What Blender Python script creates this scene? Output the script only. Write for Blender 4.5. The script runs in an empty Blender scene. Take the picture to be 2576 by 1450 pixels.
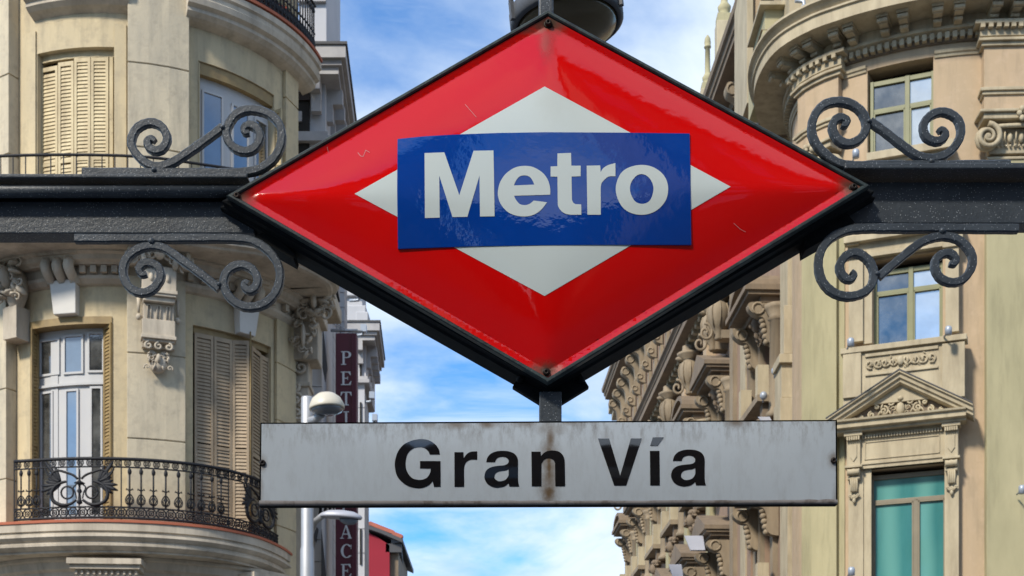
import bpy, math, random
from mathutils import Vector, Matrix, Euler
from mathutils.geometry import delaunay_2d_cdt
random.seed(7)
R = math.radians
scene = bpy.context.scene
col = scene.collection

# ------------------------------------------------------------------ camera, sky, sun, exposure
F, YH, CX, EYE = 3578.0, 2100.0, 1288.0, 1.6      # focal length, eye-level row and middle column of a 2576 px wide picture
cam_d = bpy.data.cameras.new('camera'); cam = bpy.data.objects.new('camera', cam_d); col.objects.link(cam)
cam.location = (0, 0, EYE); cam.rotation_euler = (R(90), 0, 0)
cam_d.sensor_width = 36; cam_d.lens = 36 * F / 2576.0
cam_d.shift_y = (YH - 725) / 2576.0
cam_d.clip_start = 0.05; cam_d.clip_end = 3000
cam_d.dof.use_dof = True; cam_d.dof.focus_distance = 2.6; cam_d.dof.aperture_fstop = 22
scene.camera = cam

SUN_EL, SUN_AZ = 40, 218          # degrees; azimuth clockwise from +Y: behind the camera and to its left
w = bpy.data.worlds.new('World'); scene.world = w; w.use_nodes = True
nt = w.node_tree; N = nt.nodes; Lk = nt.links; N.clear()
def nd(tree, t, **kw):
    n = tree.nodes.new(t)
    for k, v in kw.items(): setattr(n, k, v)
    return n
out = nd(nt, 'ShaderNodeOutputWorld')
bg = nd(nt, 'ShaderNodeBackground'); bg.inputs[1].default_value = 0.15
sky = nd(nt, 'ShaderNodeTexSky', sky_type='NISHITA', sun_disc=False, sun_elevation=R(SUN_EL), sun_rotation=R(SUN_AZ), air_density=1.0, dust_density=0.3, ozone_density=2.6)
tc = nd(nt, 'ShaderNodeTexCoord'); sep = nd(nt, 'ShaderNodeSeparateXYZ'); Lk.new(tc.outputs['Generated'], sep.inputs[0])
def mth(tree, op, a, b=None, c=None, clamp=False):
    n = tree.nodes.new('ShaderNodeMath'); n.operation = op; n.use_clamp = clamp
    for i, v in enumerate((a, b, c)):
        if v is None: continue
        if isinstance(v, (int, float)): n.inputs[i].default_value = v
        else: tree.links.new(v, n.inputs[i])
    return n.outputs[0]
zz_ = mth(nt, 'ADD', mth(nt, 'MAXIMUM', sep.outputs[2], 0.0), 0.22)
cmb = nd(nt, 'ShaderNodeCombineXYZ')
Lk.new(mth(nt, 'DIVIDE', sep.outputs[0], zz_), cmb.inputs[0]); Lk.new(mth(nt, 'DIVIDE', sep.outputs[1], zz_), cmb.inputs[1])
def cloud(scale, detail, rough, dist, off, rot, sx, sy, lo, hi):
    mp = nd(nt, 'ShaderNodeMapping'); mp.inputs['Location'].default_value = off; mp.inputs['Rotation'].default_value = (0, 0, R(rot)); mp.inputs['Scale'].default_value = (sx, sy, 1)
    Lk.new(cmb.outputs[0], mp.inputs[0])
    n = nd(nt, 'ShaderNodeTexNoise'); n.inputs['Scale'].default_value = scale; n.inputs['Detail'].default_value = detail; n.inputs['Roughness'].default_value = rough; n.inputs['Distortion'].default_value = dist
    Lk.new(mp.outputs[0], n.inputs['Vector'])
    m = nd(nt, 'ShaderNodeMapRange'); m.interpolation_type = 'SMOOTHSTEP'; m.inputs[1].default_value = lo; m.inputs[2].default_value = hi
    Lk.new(n.outputs[0], m.inputs[0]); return m.outputs[0]
c1 = cloud(1.7, 10, 0.56, 0.25, (3.1, 1.7, 0), 0, 1, 1, 0.385, 0.585)
c2 = cloud(2.6, 8, 0.6, 0.6, (7.3, 2.2, 0), 28, 0.7, 2.2, 0.36, 0.76)
cm = mth(nt, 'MAXIMUM', c1, mth(nt, 'MULTIPLY', c2, 0.85))
cm = mth(nt, 'MULTIPLY', cm, 0.9)
shade = cloud(3.2, 6, 0.6, 0.4, (1.1, 5.2, 0), 0, 1, 1, 0.35, 0.7)
ccol = nd(nt, 'ShaderNodeMix', data_type='RGBA'); ccol.inputs[6].default_value = (5.3, 5.8, 6.3, 1); ccol.inputs[7].default_value = (3.4, 4.2, 5.3, 1)
Lk.new(shade, ccol.inputs[0])
tint = nd(nt, 'ShaderNodeMix', data_type='RGBA', blend_type='MULTIPLY'); tint.inputs[0].default_value = 1; tint.inputs[7].default_value = (0.30, 0.76, 1.14, 1)
Lk.new(sky.outputs[0], tint.inputs[6])
mx = nd(nt, 'ShaderNodeMix', data_type='RGBA'); Lk.new(cm, mx.inputs[0]); Lk.new(tint.outputs[2], mx.inputs[6]); Lk.new(ccol.outputs[2], mx.inputs[7])
Lk.new(mx.outputs[2], bg.inputs[0]); Lk.new(bg.outputs[0], out.inputs[0])

sun_d = bpy.data.lights.new('sun', 'SUN'); sun_d.energy = 3.7; sun_d.angle = R(8); sun_d.color = (1, 0.92, 0.79)
sun = bpy.data.objects.new('sun', sun_d); col.objects.link(sun)
sd = Vector((math.sin(R(SUN_AZ)) * math.cos(R(SUN_EL)), math.cos(R(SUN_AZ)) * math.cos(R(SUN_EL)), math.sin(R(SUN_EL))))
sun.rotation_euler = sd.to_track_quat('Z', 'Y').to_euler()
scene.view_settings.view_transform = 'Standard'; scene.view_settings.look = 'None'
scene.view_settings.gamma = 1; scene.view_settings.use_curve_mapping = False
scene.view_settings.exposure = 0.42

# ------------------------------------------------------------------ materials
def S(r, g, b):       # sRGB 0..255 -> linear
    f = lambda c: (c / 255 / 12.92) if c / 255 <= 0.04045 else ((c / 255 + 0.055) / 1.055) ** 2.4
    return (f(r), f(g), f(b), 1)
def material(name, base, rough=0.7, metal=0.0, spec=0.5, var=None, var_scale=1.5, var_amt=0.5, streak=False, bump=0.0, bump_scale=40, coat=0.0, sparkle=None, fine=None, ior=None, wave=None, bump_dist=0.006):
    m = bpy.data.materials.new(name); m.use_nodes = True; t = m.node_tree; b = t.nodes['Principled BSDF']
    b.inputs['Roughness'].default_value = rough; b.inputs['Metallic'].default_value = metal
    b.inputs['Specular IOR Level'].default_value = spec
    if ior: b.inputs['IOR'].default_value = ior
    if coat: b.inputs['Coat Weight'].default_value = coat; b.inputs['Coat Roughness'].default_value = 0.04; b.inputs['Coat IOR'].default_value = 1.6
    base = tuple(base[:3]) + (1,)
    tcn = t.nodes.new('ShaderNodeTexCoord'); src = tcn.outputs['Object']
    geo = t.nodes.new('ShaderNodeNewGeometry'); src = geo.outputs['Position']
    colr = None
    def noise(scale, detail=4, rgh=0.6, vec=None, st=None):
        n = t.nodes.new('ShaderNodeTexNoise'); n.inputs['Scale'].default_value = scale; n.inputs['Detail'].default_value = detail; n.inputs['Roughness'].default_value = rgh
        v = vec or src
        if st:
            mp = t.nodes.new('ShaderNodeMapping'); mp.inputs['Scale'].default_value = st; t.links.new(v, mp.inputs[0]); v = mp.outputs[0]
        t.links.new(v, n.inputs['Vector']); return n.outputs[0]
    def rng(v, lo, hi, a=0.0, c=1.0):
        m_ = t.nodes.new('ShaderNodeMapRange'); m_.inputs[1].default_value = lo; m_.inputs[2].default_value = hi; m_.inputs[3].default_value = a; m_.inputs[4].default_value = c
        t.links.new(v, m_.inputs[0]); return m_.outputs[0]
    def mix(fac, a, c):
        x = t.nodes.new('ShaderNodeMix'); x.data_type = 'RGBA'
        t.links.new(fac, x.inputs[0])
        for i, v in ((6, a), (7, c)):
            if isinstance(v, tuple): x.inputs[i].default_value = v
            else: t.links.new(v, x.inputs[i])
        return x.outputs[2]
    cur = base
    if var:
        v = tuple(var[:3]) + (1,)
        cur = mix(rng(noise(var_scale, 6, 0.62, st=(1, 1, 0.35) if streak else None), 0.35, 0.72, 0, var_amt), cur, v)
    if streak and var:
        cur = mix(rng(noise(4.5, 5, 0.65, st=(1, 1, 0.13)), 0.50, 0.80, 0, 0.6), cur, tuple(c * 0.62 for c in var[:3]) + (1,))
    if fine:      # (colour, scale, lo, hi, amount)
        cur = mix(rng(noise(fine[1], 3, 0.7), fine[2], fine[3], 0, fine[4]), cur, tuple(fine[0][:3]) + (1,))
    if sparkle:
        vo = t.nodes.new('ShaderNodeTexVoronoi'); vo.inputs['Scale'].default_value = sparkle[1]; t.links.new(src, vo.inputs['Vector'])
        cur = mix(rng(vo.outputs['Distance'], sparkle[2], 0.0, 0, 1), cur, tuple(sparkle[0][:3]) + (1,))
    if wave:      # (colour, scale)
        wv = t.nodes.new('ShaderNodeTexWave'); wv.bands_direction = 'X'; wv.inputs['Scale'].default_value = wave[1]; wv.inputs['Distortion'].default_value = 5; wv.inputs['Detail'].default_value = 3; wv.inputs['Detail Scale'].default_value = 0.25
        t.links.new(src, wv.inputs[0]); cur = mix(rng(wv.outputs[1], 0.2, 1, 0, wave[2]), cur, tuple(wave[0][:3]) + (1,))
    if isinstance(cur, tuple): b.inputs['Base Color'].default_value = cur
    else: t.links.new(cur, b.inputs['Base Color'])
    if bump:
        bp = t.nodes.new('ShaderNodeBump'); bp.inputs['Strength'].default_value = bump; bp.inputs['Distance'].default_value = bump_dist
        t.links.new(noise(bump_scale, 5, 0.6), bp.inputs['Height']); t.links.new(bp.outputs[0], b.inputs['Normal'])
    m['_mix'] = 1
    return m
M = {}
M['cream'] = material('cream_render', (0.60, 0.49, 0.30), 0.85, var=(0.36, 0.31, 0.22), var_scale=0.9, var_amt=0.75, streak=True, bump=0.6, bump_scale=14, fine=((0.30, 0.25, 0.18), 5, 0.5, 0.78, 0.55))
M['cream_pier'] = material('pale_pier_render', (0.60, 0.515, 0.365), 0.85, var=(0.34, 0.31, 0.25), var_scale=1.3, var_amt=0.75, streak=True, bump=0.9, bump_scale=12, fine=((0.30, 0.26, 0.20), 6, 0.5, 0.78, 0.55))
M['stone'] = material('grey_white_stone', (0.56, 0.49, 0.39), 0.85, var=(0.24, 0.205, 0.16), var_scale=2.2, var_amt=0.7, streak=True, bump=0.3, bump_scale=20)
M['keystone'] = material('whitewashed_stone', (0.64, 0.62, 0.58), 0.8, var=(0.5, 0.49, 0.46), var_scale=2, var_amt=0.5, bump=0.2)
M['terracotta'] = material('terracotta_edge', (0.42, 0.12, 0.06), 0.8, var=(0.3, 0.09, 0.05), var_scale=6, var_amt=0.6)
M['iron'] = material('black_wrought_iron', (0.012, 0.013, 0.017), 0.6, spec=0.3, bump_dist=0.002, bump=0.2, bump_scale=60)
M['khaki'] = material('khaki_shutter_paint', (0.56, 0.46, 0.27), 0.6, var=(0.27, 0.19, 0.09), var_scale=5, var_amt=0.55, streak=True, fine=((0.10, 0.07, 0.05), 14, 0.62, 0.72, 0.5))
M['khaki_dark'] = material('brown_grey_shutter_paint', (0.40, 0.305, 0.20), 0.6, var=(0.17, 0.13, 0.09), var_scale=4, var_amt=0.55, streak=True)
M['ochre'] = material('ochre_window_lining', (0.30, 0.21, 0.085), 0.6, var=(0.15, 0.10, 0.05), var_scale=6, var_amt=0.6)
M['white_paint'] = material('white_window_paint', (0.45, 0.45, 0.455), 0.6, var=(0.5, 0.49, 0.47), var_scale=4, var_amt=0.5)
M['glass_pale'] = material('pale_window_glass', (0.16, 0.22, 0.30), 0.04, spec=0.9, var=(0.09, 0.13, 0.19), var_scale=1.5, var_amt=0.7, ior=1.8)
M['glass_dark'] = material('dark_window_glass', (0.012, 0.014, 0.016), 0.04, spec=0.9, ior=1.9, var=(0.16, 0.16, 0.15), var_scale=2.2, var_amt=0.9, bump=0.15, bump_scale=1.6)
M['glass_mirror'] = material('sky_toned_glass', (0.62, 0.64, 0.64), 0.03, metal=0.6, spec=1, var=(0.42, 0.45, 0.47), var_scale=1.6, var_amt=0.8, bump=0.2, bump_scale=1.4)  # pale base colour stands in for a white sky reflected in the pane
M['glass_teal'] = material('teal_glass_with_curtain', (0.04, 0.19, 0.19), 0.05, spec=0.9, ior=1.8, wave=((0.14, 0.36, 0.32), 0.45, 0.8), var=(0.07, 0.26, 0.25), var_scale=1.6, var_amt=0.8, streak=True)
M['interior'] = material('dark_room', (0.02, 0.018, 0.016), 0.9)
M['grey_wall'] = material('cool_grey_plaster', (0.50, 0.50, 0.52), 0.85, var=(0.36, 0.37, 0.40), var_scale=0.8, var_amt=0.6, bump=0.2, bump_scale=12)
M['grey_trim'] = material('cool_grey_stone_trim', (0.42, 0.41, 0.41), 0.85, var=(0.25, 0.24, 0.25), var_scale=2.5, var_amt=0.6)
M['slate'] = material('slate_edge', (0.06, 0.06, 0.065), 0.7)
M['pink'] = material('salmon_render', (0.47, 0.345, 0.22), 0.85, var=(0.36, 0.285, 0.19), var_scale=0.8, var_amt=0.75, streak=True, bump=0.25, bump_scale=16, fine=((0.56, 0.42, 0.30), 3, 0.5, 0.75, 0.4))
M['pink_dark'] = material('dark_salmon_render', (0.31, 0.21, 0.145), 0.85, var=(0.22, 0.16, 0.12), var_scale=0.9, var_amt=0.7, streak=True, bump=0.25, bump_scale=16)  # darker salmon tone, varied at random
M['olive'] = material('olive_green_render', (0.42, 0.375, 0.225), 0.85, var=(0.29, 0.265, 0.155), var_scale=1.1, var_amt=0.8, streak=True, bump=0.25, bump_scale=16)
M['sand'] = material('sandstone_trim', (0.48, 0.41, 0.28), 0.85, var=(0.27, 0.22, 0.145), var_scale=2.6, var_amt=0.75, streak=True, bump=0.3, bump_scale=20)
M['sand_dark'] = material('dark_sandstone', (0.22, 0.165, 0.11), 0.85, var=(0.13, 0.10, 0.075), var_scale=2.0, var_amt=0.7, streak=True, bump=0.3, bump_scale=20)  # darker brown sandstone tone with random streaks
M['olive_frame'] = material('olive_window_paint', (0.19, 0.19, 0.085), 0.5, var=(0.12, 0.12, 0.06), var_scale=3, var_amt=0.5)
M['brown_frame'] = material('taupe_window_paint', (0.21, 0.175, 0.115), 0.5, var=(0.14, 0.12, 0.08), var_scale=3, var_amt=0.5)
M['sand_mid'] = material('browned_sandstone', (0.31, 0.245, 0.165), 0.85, var=(0.16, 0.125, 0.085), var_scale=2.4, var_amt=0.8, streak=True, bump=0.4, bump_scale=20)
M['zinc'] = material('pale_zinc_sheet', (0.42, 0.43, 0.48), 0.5, metal=0.2, var=(0.32, 0.33, 0.38), var_scale=2)
M['maroon'] = material('maroon_banner_panel', (0.090, 0.009, 0.024), 0.5, var=(0.06, 0.006, 0.017), var_scale=2)
M['lettering'] = material('pale_banner_lettering', (0.62, 0.63, 0.66), 0.5)
M['red_wall'] = material('crimson_render', (0.27, 0.007, 0.022), 0.8, var=(0.20, 0.006, 0.016), var_scale=0.6)
M['roof_tile'] = material('red_roof_tile', (0.45, 0.13, 0.08), 0.8, var=(0.25, 0.08, 0.06), var_scale=3)
M['steel'] = material('galvanised_steel', (0.42, 0.43, 0.45), 0.55, metal=0.6, var=(0.33, 0.33, 0.33), var_scale=3, fine=((0.35, 0.2, 0.08), 5, 0.66, 0.74, 0.7))
M['lamp_white'] = material('off_white_lamp_shell', (0.56, 0.52, 0.43), 0.4)
M['lamp_glass'] = material('grey_lamp_glass', (0.12, 0.14, 0.17), 0.15, spec=0.8)
M['lamp_dark'] = material('dark_grey_cast_metal', (0.085, 0.092, 0.105), 0.5, spec=0.3, bump=0.3, bump_scale=80, bump_dist=0.002)
M['bowl'] = material('brown_tinted_lamp_bowl', (0.11, 0.085, 0.045), 0.22, spec=0.6, ior=1.45)
M['spot'] = material('blue_grey_floodlight', (0.33, 0.37, 0.43), 0.4, metal=0.2)
M['opposite'] = material('brown_brick', (0.24, 0.18, 0.125), 0.85, var=(0.10, 0.075, 0.055), var_scale=0.3)
M['ground'] = material('grey_paving', (0.16, 0.155, 0.15), 0.8, var=(0.11, 0.105, 0.10), var_scale=0.4)
M['asphalt'] = material('asphalt', (0.05, 0.05, 0.052), 0.85, var=(0.07, 0.07, 0.07), var_scale=0.5)
M['foliage'] = material('dark_green_leaves', (0.045, 0.07, 0.03), 0.6)
M['flower'] = material('red_geranium', (0.45, 0.06, 0.03), 0.6)
# foreground metal and enamel
M['gantry'] = material('hammered_charcoal_paint', (0.044, 0.054, 0.066), 0.42, spec=0.5, var=(0.078, 0.094, 0.112), var_scale=14, var_amt=0.8, bump=0.8, bump_scale=170, bump_dist=0.0012, sparkle=((0.7, 0.75, 0.8), 210, 0.20))  # pale specks put the sparkle of the hammered paint into its colour
M['gantry_edge'] = material('black_frame_paint', (0.008, 0.009, 0.010), 0.8, spec=0.1, var=(0.022, 0.025, 0.027), var_scale=20, bump=0.5, bump_scale=120, bump_dist=0.001)
M['frame_edge'] = material('verdigris_worn_black_paint', (0.022, 0.028, 0.03), 0.5, metal=0.2, var=(0.10, 0.15, 0.145), var_scale=38, var_amt=0.55, bump=0.7, bump_scale=110, bump_dist=0.001)
M['bolt'] = material('rusty_black_bolt', (0.02, 0.017, 0.015), 0.5, metal=0.5, var=(0.07, 0.03, 0.012), var_scale=60)
M['black_letter'] = material('black_enamel_letter', (0.006, 0.006, 0.008), 0.07, spec=0.5, coat=1.0, bump=0.006, bump_scale=9)

# ------------------------------------------------------------------ object helpers
WM = {}
def link(o, parent=None, mat=None):
    col.objects.link(o); WM[o.name] = mat.copy() if mat else Matrix.Identity(4)
    if mat: o.matrix_basis = mat
    if parent:
        o.parent = parent; o.matrix_parent_inverse = WM[parent.name].inverted()
    return o
def tag(o, label=None, cat=None, group=None, kind=None):
    if label: o['label'] = label
    if cat: o['category'] = cat
    if group: o['group'] = group
    if kind: o['kind'] = kind
    return o
def thing(name, loc, label, cat, group=None):
    o = bpy.data.objects.new(name, None); o.empty_display_size = 0.3
    link(o, None, Matrix.Translation(Vector(loc))); return tag(o, label, cat, group)
class MB:
    def __init__(s): s.v = []; s.f = []; s.sm = []
    def add(s, vs, fs, smooth=False):
        b = len(s.v); s.v += [tuple(p) for p in vs]; s.f += [tuple(i + b for i in f) for f in fs]; s.sm += [smooth] * len(fs)
    def box(s, x0, x1, y0, y1, z0, z1):
        s.add([(x, y, z) for z in (z0, z1) for (x, y) in ((x0, y0), (x1, y0), (x1, y1), (x0, y1))],
              [(3, 2, 1, 0), (4, 5, 6, 7), (0, 1, 5, 4), (1, 2, 6, 5), (2, 3, 7, 6), (3, 0, 4, 7)])
    def rings(s, rings, closed=True, caps=True, smooth=True):   # list of rings of equal length
        n = len(rings[0]); vs = [p for r in rings for p in r]; fs = []
        for i in range(len(rings) - 1):
            for j in range(n if closed else n - 1):
                k = (j + 1) % n; fs.append((i * n + j, i * n + k, (i + 1) * n + k, (i + 1) * n + j))
        b = len(s.v); s.add(vs, fs, smooth)
        if caps and closed:
            s.f.append(tuple(b + j for j in reversed(range(n)))); s.f.append(tuple(b + (len(rings) - 1) * n + j for j in range(n))); s.sm += [False, False]
    def tube(s, pts, r, seg=8, up=(0, 0, 1), caps=True):
        pts = [Vector(p) for p in pts]; rr = r if isinstance(r, (list, tuple)) else [r] * len(pts)
        t0 = (pts[1] - pts[0]).normalized(); u = Vector(up)
        if abs(t0.dot(u)) > 0.95: u = Vector((1, 0, 0))
        a = (u - t0 * u.dot(t0)).normalized(); rings = []
        for i, p in enumerate(pts):
            t = (pts[min(i + 1, len(pts) - 1)] - pts[max(i - 1, 0)]).normalized()
            a = (a - t * a.dot(t)).normalized(); b = t.cross(a)
            rings.append([p + (a * math.cos(2 * math.pi * k / seg) + b * math.sin(2 * math.pi * k / seg)) * rr[i] for k in range(seg)])
        s.rings(rings, True, caps, True)
    def lathe(s, prof, c=(0, 0, 0), seg=16, smooth=True):       # prof: (r, z)
        c = Vector(c); s.rings([[c + Vector((r * math.cos(2 * math.pi * k / seg), r * math.sin(2 * math.pi * k / seg), z)) for k in range(seg)] for r, z in prof], True, True, smooth)
    def blob(s, c, rx, ry, rz, seg=8, rows=5, rot=None):
        c = Vector(c); rg = []
        for i in range(rows + 1):
            a = math.pi * i / rows; r = max(math.sin(a), 0.05)
            rg.append([c + ((rot @ Vector((rx * r * math.cos(2 * math.pi * k / seg), ry * r * math.sin(2 * math.pi * k / seg), rz * math.cos(a)))) if rot else Vector((rx * r * math.cos(2 * math.pi * k / seg), ry * r * math.sin(2 * math.pi * k / seg), rz * math.cos(a)))) for k in range(seg)])
        s.rings(rg, True, True, True)
    def bar(s, a, b, wx, wy, up=(0, 0, 1)):                      # square bar from a to b
        a = Vector(a); b = Vector(b); t = (b - a).normalized(); u = Vector(up)
        if abs(t.dot(u)) > 0.95: u = Vector((0, 1, 0))
        p = (u - t * u.dot(t)).normalized(); q = t.cross(p)
        s.rings([[c + p * (sx * wx / 2) + q * (sy * wy / 2) for sx, sy in ((1, 1), (-1, 1), (-1, -1), (1, -1))] for c in (a, b)], True, True, False)
    def mesh(s, name, mat, bevel=0):
        me = bpy.data.meshes.new(name); me.from_pydata(s.v, [], s.f); me.polygons.foreach_set('use_smooth', s.sm)
        me.materials.append(M[mat] if isinstance(mat, str) else mat); me.update(); return me
    def build(s, name, mat, parent=None, bevel=0, label=None, kind=None):
        o = bpy.data.objects.new(name, s.mesh(name, mat)); link(o, parent)
        if bevel:
            bv = o.modifiers.new('bevel', 'BEVEL'); bv.width = bevel; bv.segments = 2; bv.limit_method = 'ANGLE'; bv.angle_limit = R(40)
        return tag(o, label, kind=kind)
def inst(name, me, parent, mat, kind=None):
    o = bpy.data.objects.new(name, me); link(o, parent, mat); return tag(o, kind=kind)
def P(x, y, Y): return Vector(((x - CX) / F * Y, Y, EYE + (YH - y) / F * Y))
def catmull(pts, n=8, closed=False):
    out_ = []; m = len(pts)
    g = (lambda i: pts[i % m]) if closed else (lambda i: pts[max(0, min(m - 1, i))])
    for i in range(m if closed else m - 1):
        p0, p1, p2, p3 = [Vector(g(i + k)) for k in (-1, 0, 1, 2)]
        for k in range(n):
            t = k / n; out_.append(0.5 * ((2 * p1) + (p2 - p0) * t + (2 * p0 - 5 * p1 + 4 * p2 - p3) * t * t + (3 * p1 - p0 - 3 * p2 + p3) * t ** 3))
    if not closed: out_.append(Vector(pts[-1]))
    return out_
class Path:                                    # a plan line; s runs along it, d outward (towards the street), z up
    def __init__(s, pts, smooth=True, step=0.08):
        p = [Vector((a, b)) for a, b in pts]
        if smooth: p = catmull(p, 12)
        q = [p[0]]
        for a in p[1:]:
            if (a - q[-1]).length > 1e-4: q.append(a)
        s.p = q; s.c = [0.0]
        for i in range(1, len(q)): s.c.append(s.c[-1] + (q[i] - q[i - 1]).length)
        s.n = []
        for i in range(len(q)):
            t = (q[min(i + 1, len(q) - 1)] - q[max(i - 1, 0)]).normalized(); s.n.append(Vector((t.y, -t.x)))
        s.L = s.c[-1]
    def at(s, u):
        if u <= 0: t = (s.p[1] - s.p[0]).normalized(); return s.p[0] + t * u, s.n[0]
        if u >= s.L: t = (s.p[-1] - s.p[-2]).normalized(); return s.p[-1] + t * (u - s.L), s.n[-1]
        lo, hi = 0, len(s.c) - 1
        while hi - lo > 1:
            m = (lo + hi) // 2
            if s.c[m] <= u: lo = m
            else: hi = m
        k = (u - s.c[lo]) / (s.c[hi] - s.c[lo]); return s.p[lo].lerp(s.p[hi], k), s.n[lo].lerp(s.n[hi], k).normalized()
    def P(s, u, d, z): p, n = s.at(u); return Vector((p.x + n.x * d, p.y + n.y * d, z))
    def frame(s, u, d, z):                     # matrix: x along, y inward, z up
        p, n = s.at(u); q = s.P(u, d, z); t = Vector((-n.y, n.x))
        return Matrix(((t.x, -n.x, 0, q.x), (t.y, -n.y, 0, q.y), (0, 0, 1, q.z), (0, 0, 0, 1)))
    def sx(s, x, d=0.0, lo=None, hi=None):     # where a sight line of column x meets the line
        lo = -1.5 if lo is None else lo; hi = s.L + 1.5 if hi is None else hi; best = None; n = 160
        f = lambda u: (lambda q: CX + q.x * F / q.y - x)(s.P(u, d, 0))
        a = lo; fa = f(a)
        for i in range(1, n + 1):
            b = lo + (hi - lo) * i / n; fb = f(b)
            if fa <= 0 < fb:
                l, h = a, b
                for _ in range(30):
                    m = (l + h) / 2
                    if f(m) <= 0: l = m
                    else: h = m
                q = s.P(l, d, 0)
                if best is None or q.y < best[1]: best = (l, q.y)
            a, fa = b, fb
        return best[0] if best else (hi if fa < 0 else lo)
    def z(s, x, y, d=0.0): q = s.P(s.sx(x, d), d, 0); return EYE + (YH - y) / F * q.y
def cbox(mb, pa, s0, s1, d0, d1, z0, z1, seg=0.25):
    n = max(1, int(abs(s1 - s0) / seg)) if len(pa.p) > 2 else 1
    mb.rings([[pa.P(s0 + (s1 - s0) * i / n, d, z) for d, z in ((d0, z0), (d1, z0), (d1, z1), (d0, z1))] for i in range(n + 1)], True, True, False)
def sweep(mb, pa, s0, s1, prof, seg=0.2, smooth=False, cap=True):   # closed (d, z) profile, ordered
    n = max(1, int(abs(s1 - s0) / seg)) if len(pa.p) > 2 else 1
    mb.rings([[pa.P(s0 + (s1 - s0) * i / n, d, z) for d, z in prof] for i in range(n + 1)], True, cap, smooth)
def pbox(mb, pa, x0, x1, yt, yb, d0, d1, ym=None):                  # box between columns x0..x1, rows yt..yb read at the middle
    xm = (x0 + x1) / 2; cbox(mb, pa, pa.sx(x0, d1), pa.sx(x1, d1), d0, d1, pa.z(xm, yb, d1), pa.z(xm, yt, d1))
def spiral(c, r0, r1, a0, turns, n=22, ax=(1, 0, 0), ay=(0, 0, 1)):
    ax = Vector(ax); ay = Vector(ay); c = Vector(c)
    return [c + (ax * math.cos(a0 + turns * 2 * math.pi * i / n) + ay * math.sin(a0 + turns * 2 * math.pi * i / n)) * (r0 + (r1 - r0) * i / n) for i in range(n + 1)]
def ornament(mb, M4, w_, h_, dep, seed, n=7, tb=0.16, mirror=True):   # carved leaf and scroll relief in the local x/z plane, standing out along -y
    rnd = random.Random(seed); out_ = []
    sides = (1, -1) if mirror else (1,)
    for k in range(n):
        cx = rnd.uniform(0.05, 0.5) * w_ if mirror else rnd.uniform(-0.45, 0.45) * w_; cz = rnd.uniform(-0.42, 0.42) * h_
        r0 = rnd.uniform(0.10, 0.22) * min(w_, h_ * 1.6); a0 = rnd.uniform(0, 6.28); tr = rnd.uniform(0.8, 1.5) * rnd.choice((-1, 1)); kind = rnd.random()
        dd = rnd.uniform(0.5, 1.1) * dep
        for sg in sides:
            if kind < 0.5:
                pts = spiral((cx, -dd * 0.5, cz), r0, r0 * 0.15, a0, tr, 12)
                pts = [M4 @ Vector((sg * p.x, p.y - dep * 0.3 * i / 12, p.z)) for i, p in enumerate(pts)]
                mb.tube(pts, [r0 * tb * 1.6 * (1 - 0.5 * i / 12) for i in range(13)], 5, up=(0.3, 1, 0.2))
            else:
                rot = Matrix.Rotation(sg * a0, 3, 'Y')
                c = M4 @ Vector((sg * cx, -dd * 0.5, cz)); mb.blob(c, r0 * 0.35, dep * 0.5, r0 * 1.0, 6, 4, M4.to_3x3() @ rot)
    mb.blob(M4 @ Vector((0, -dep * 0.7, 0)), w_ * 0.10, dep * 0.6, h_ * 0.24, 8, 5, M4.to_3x3())
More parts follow.
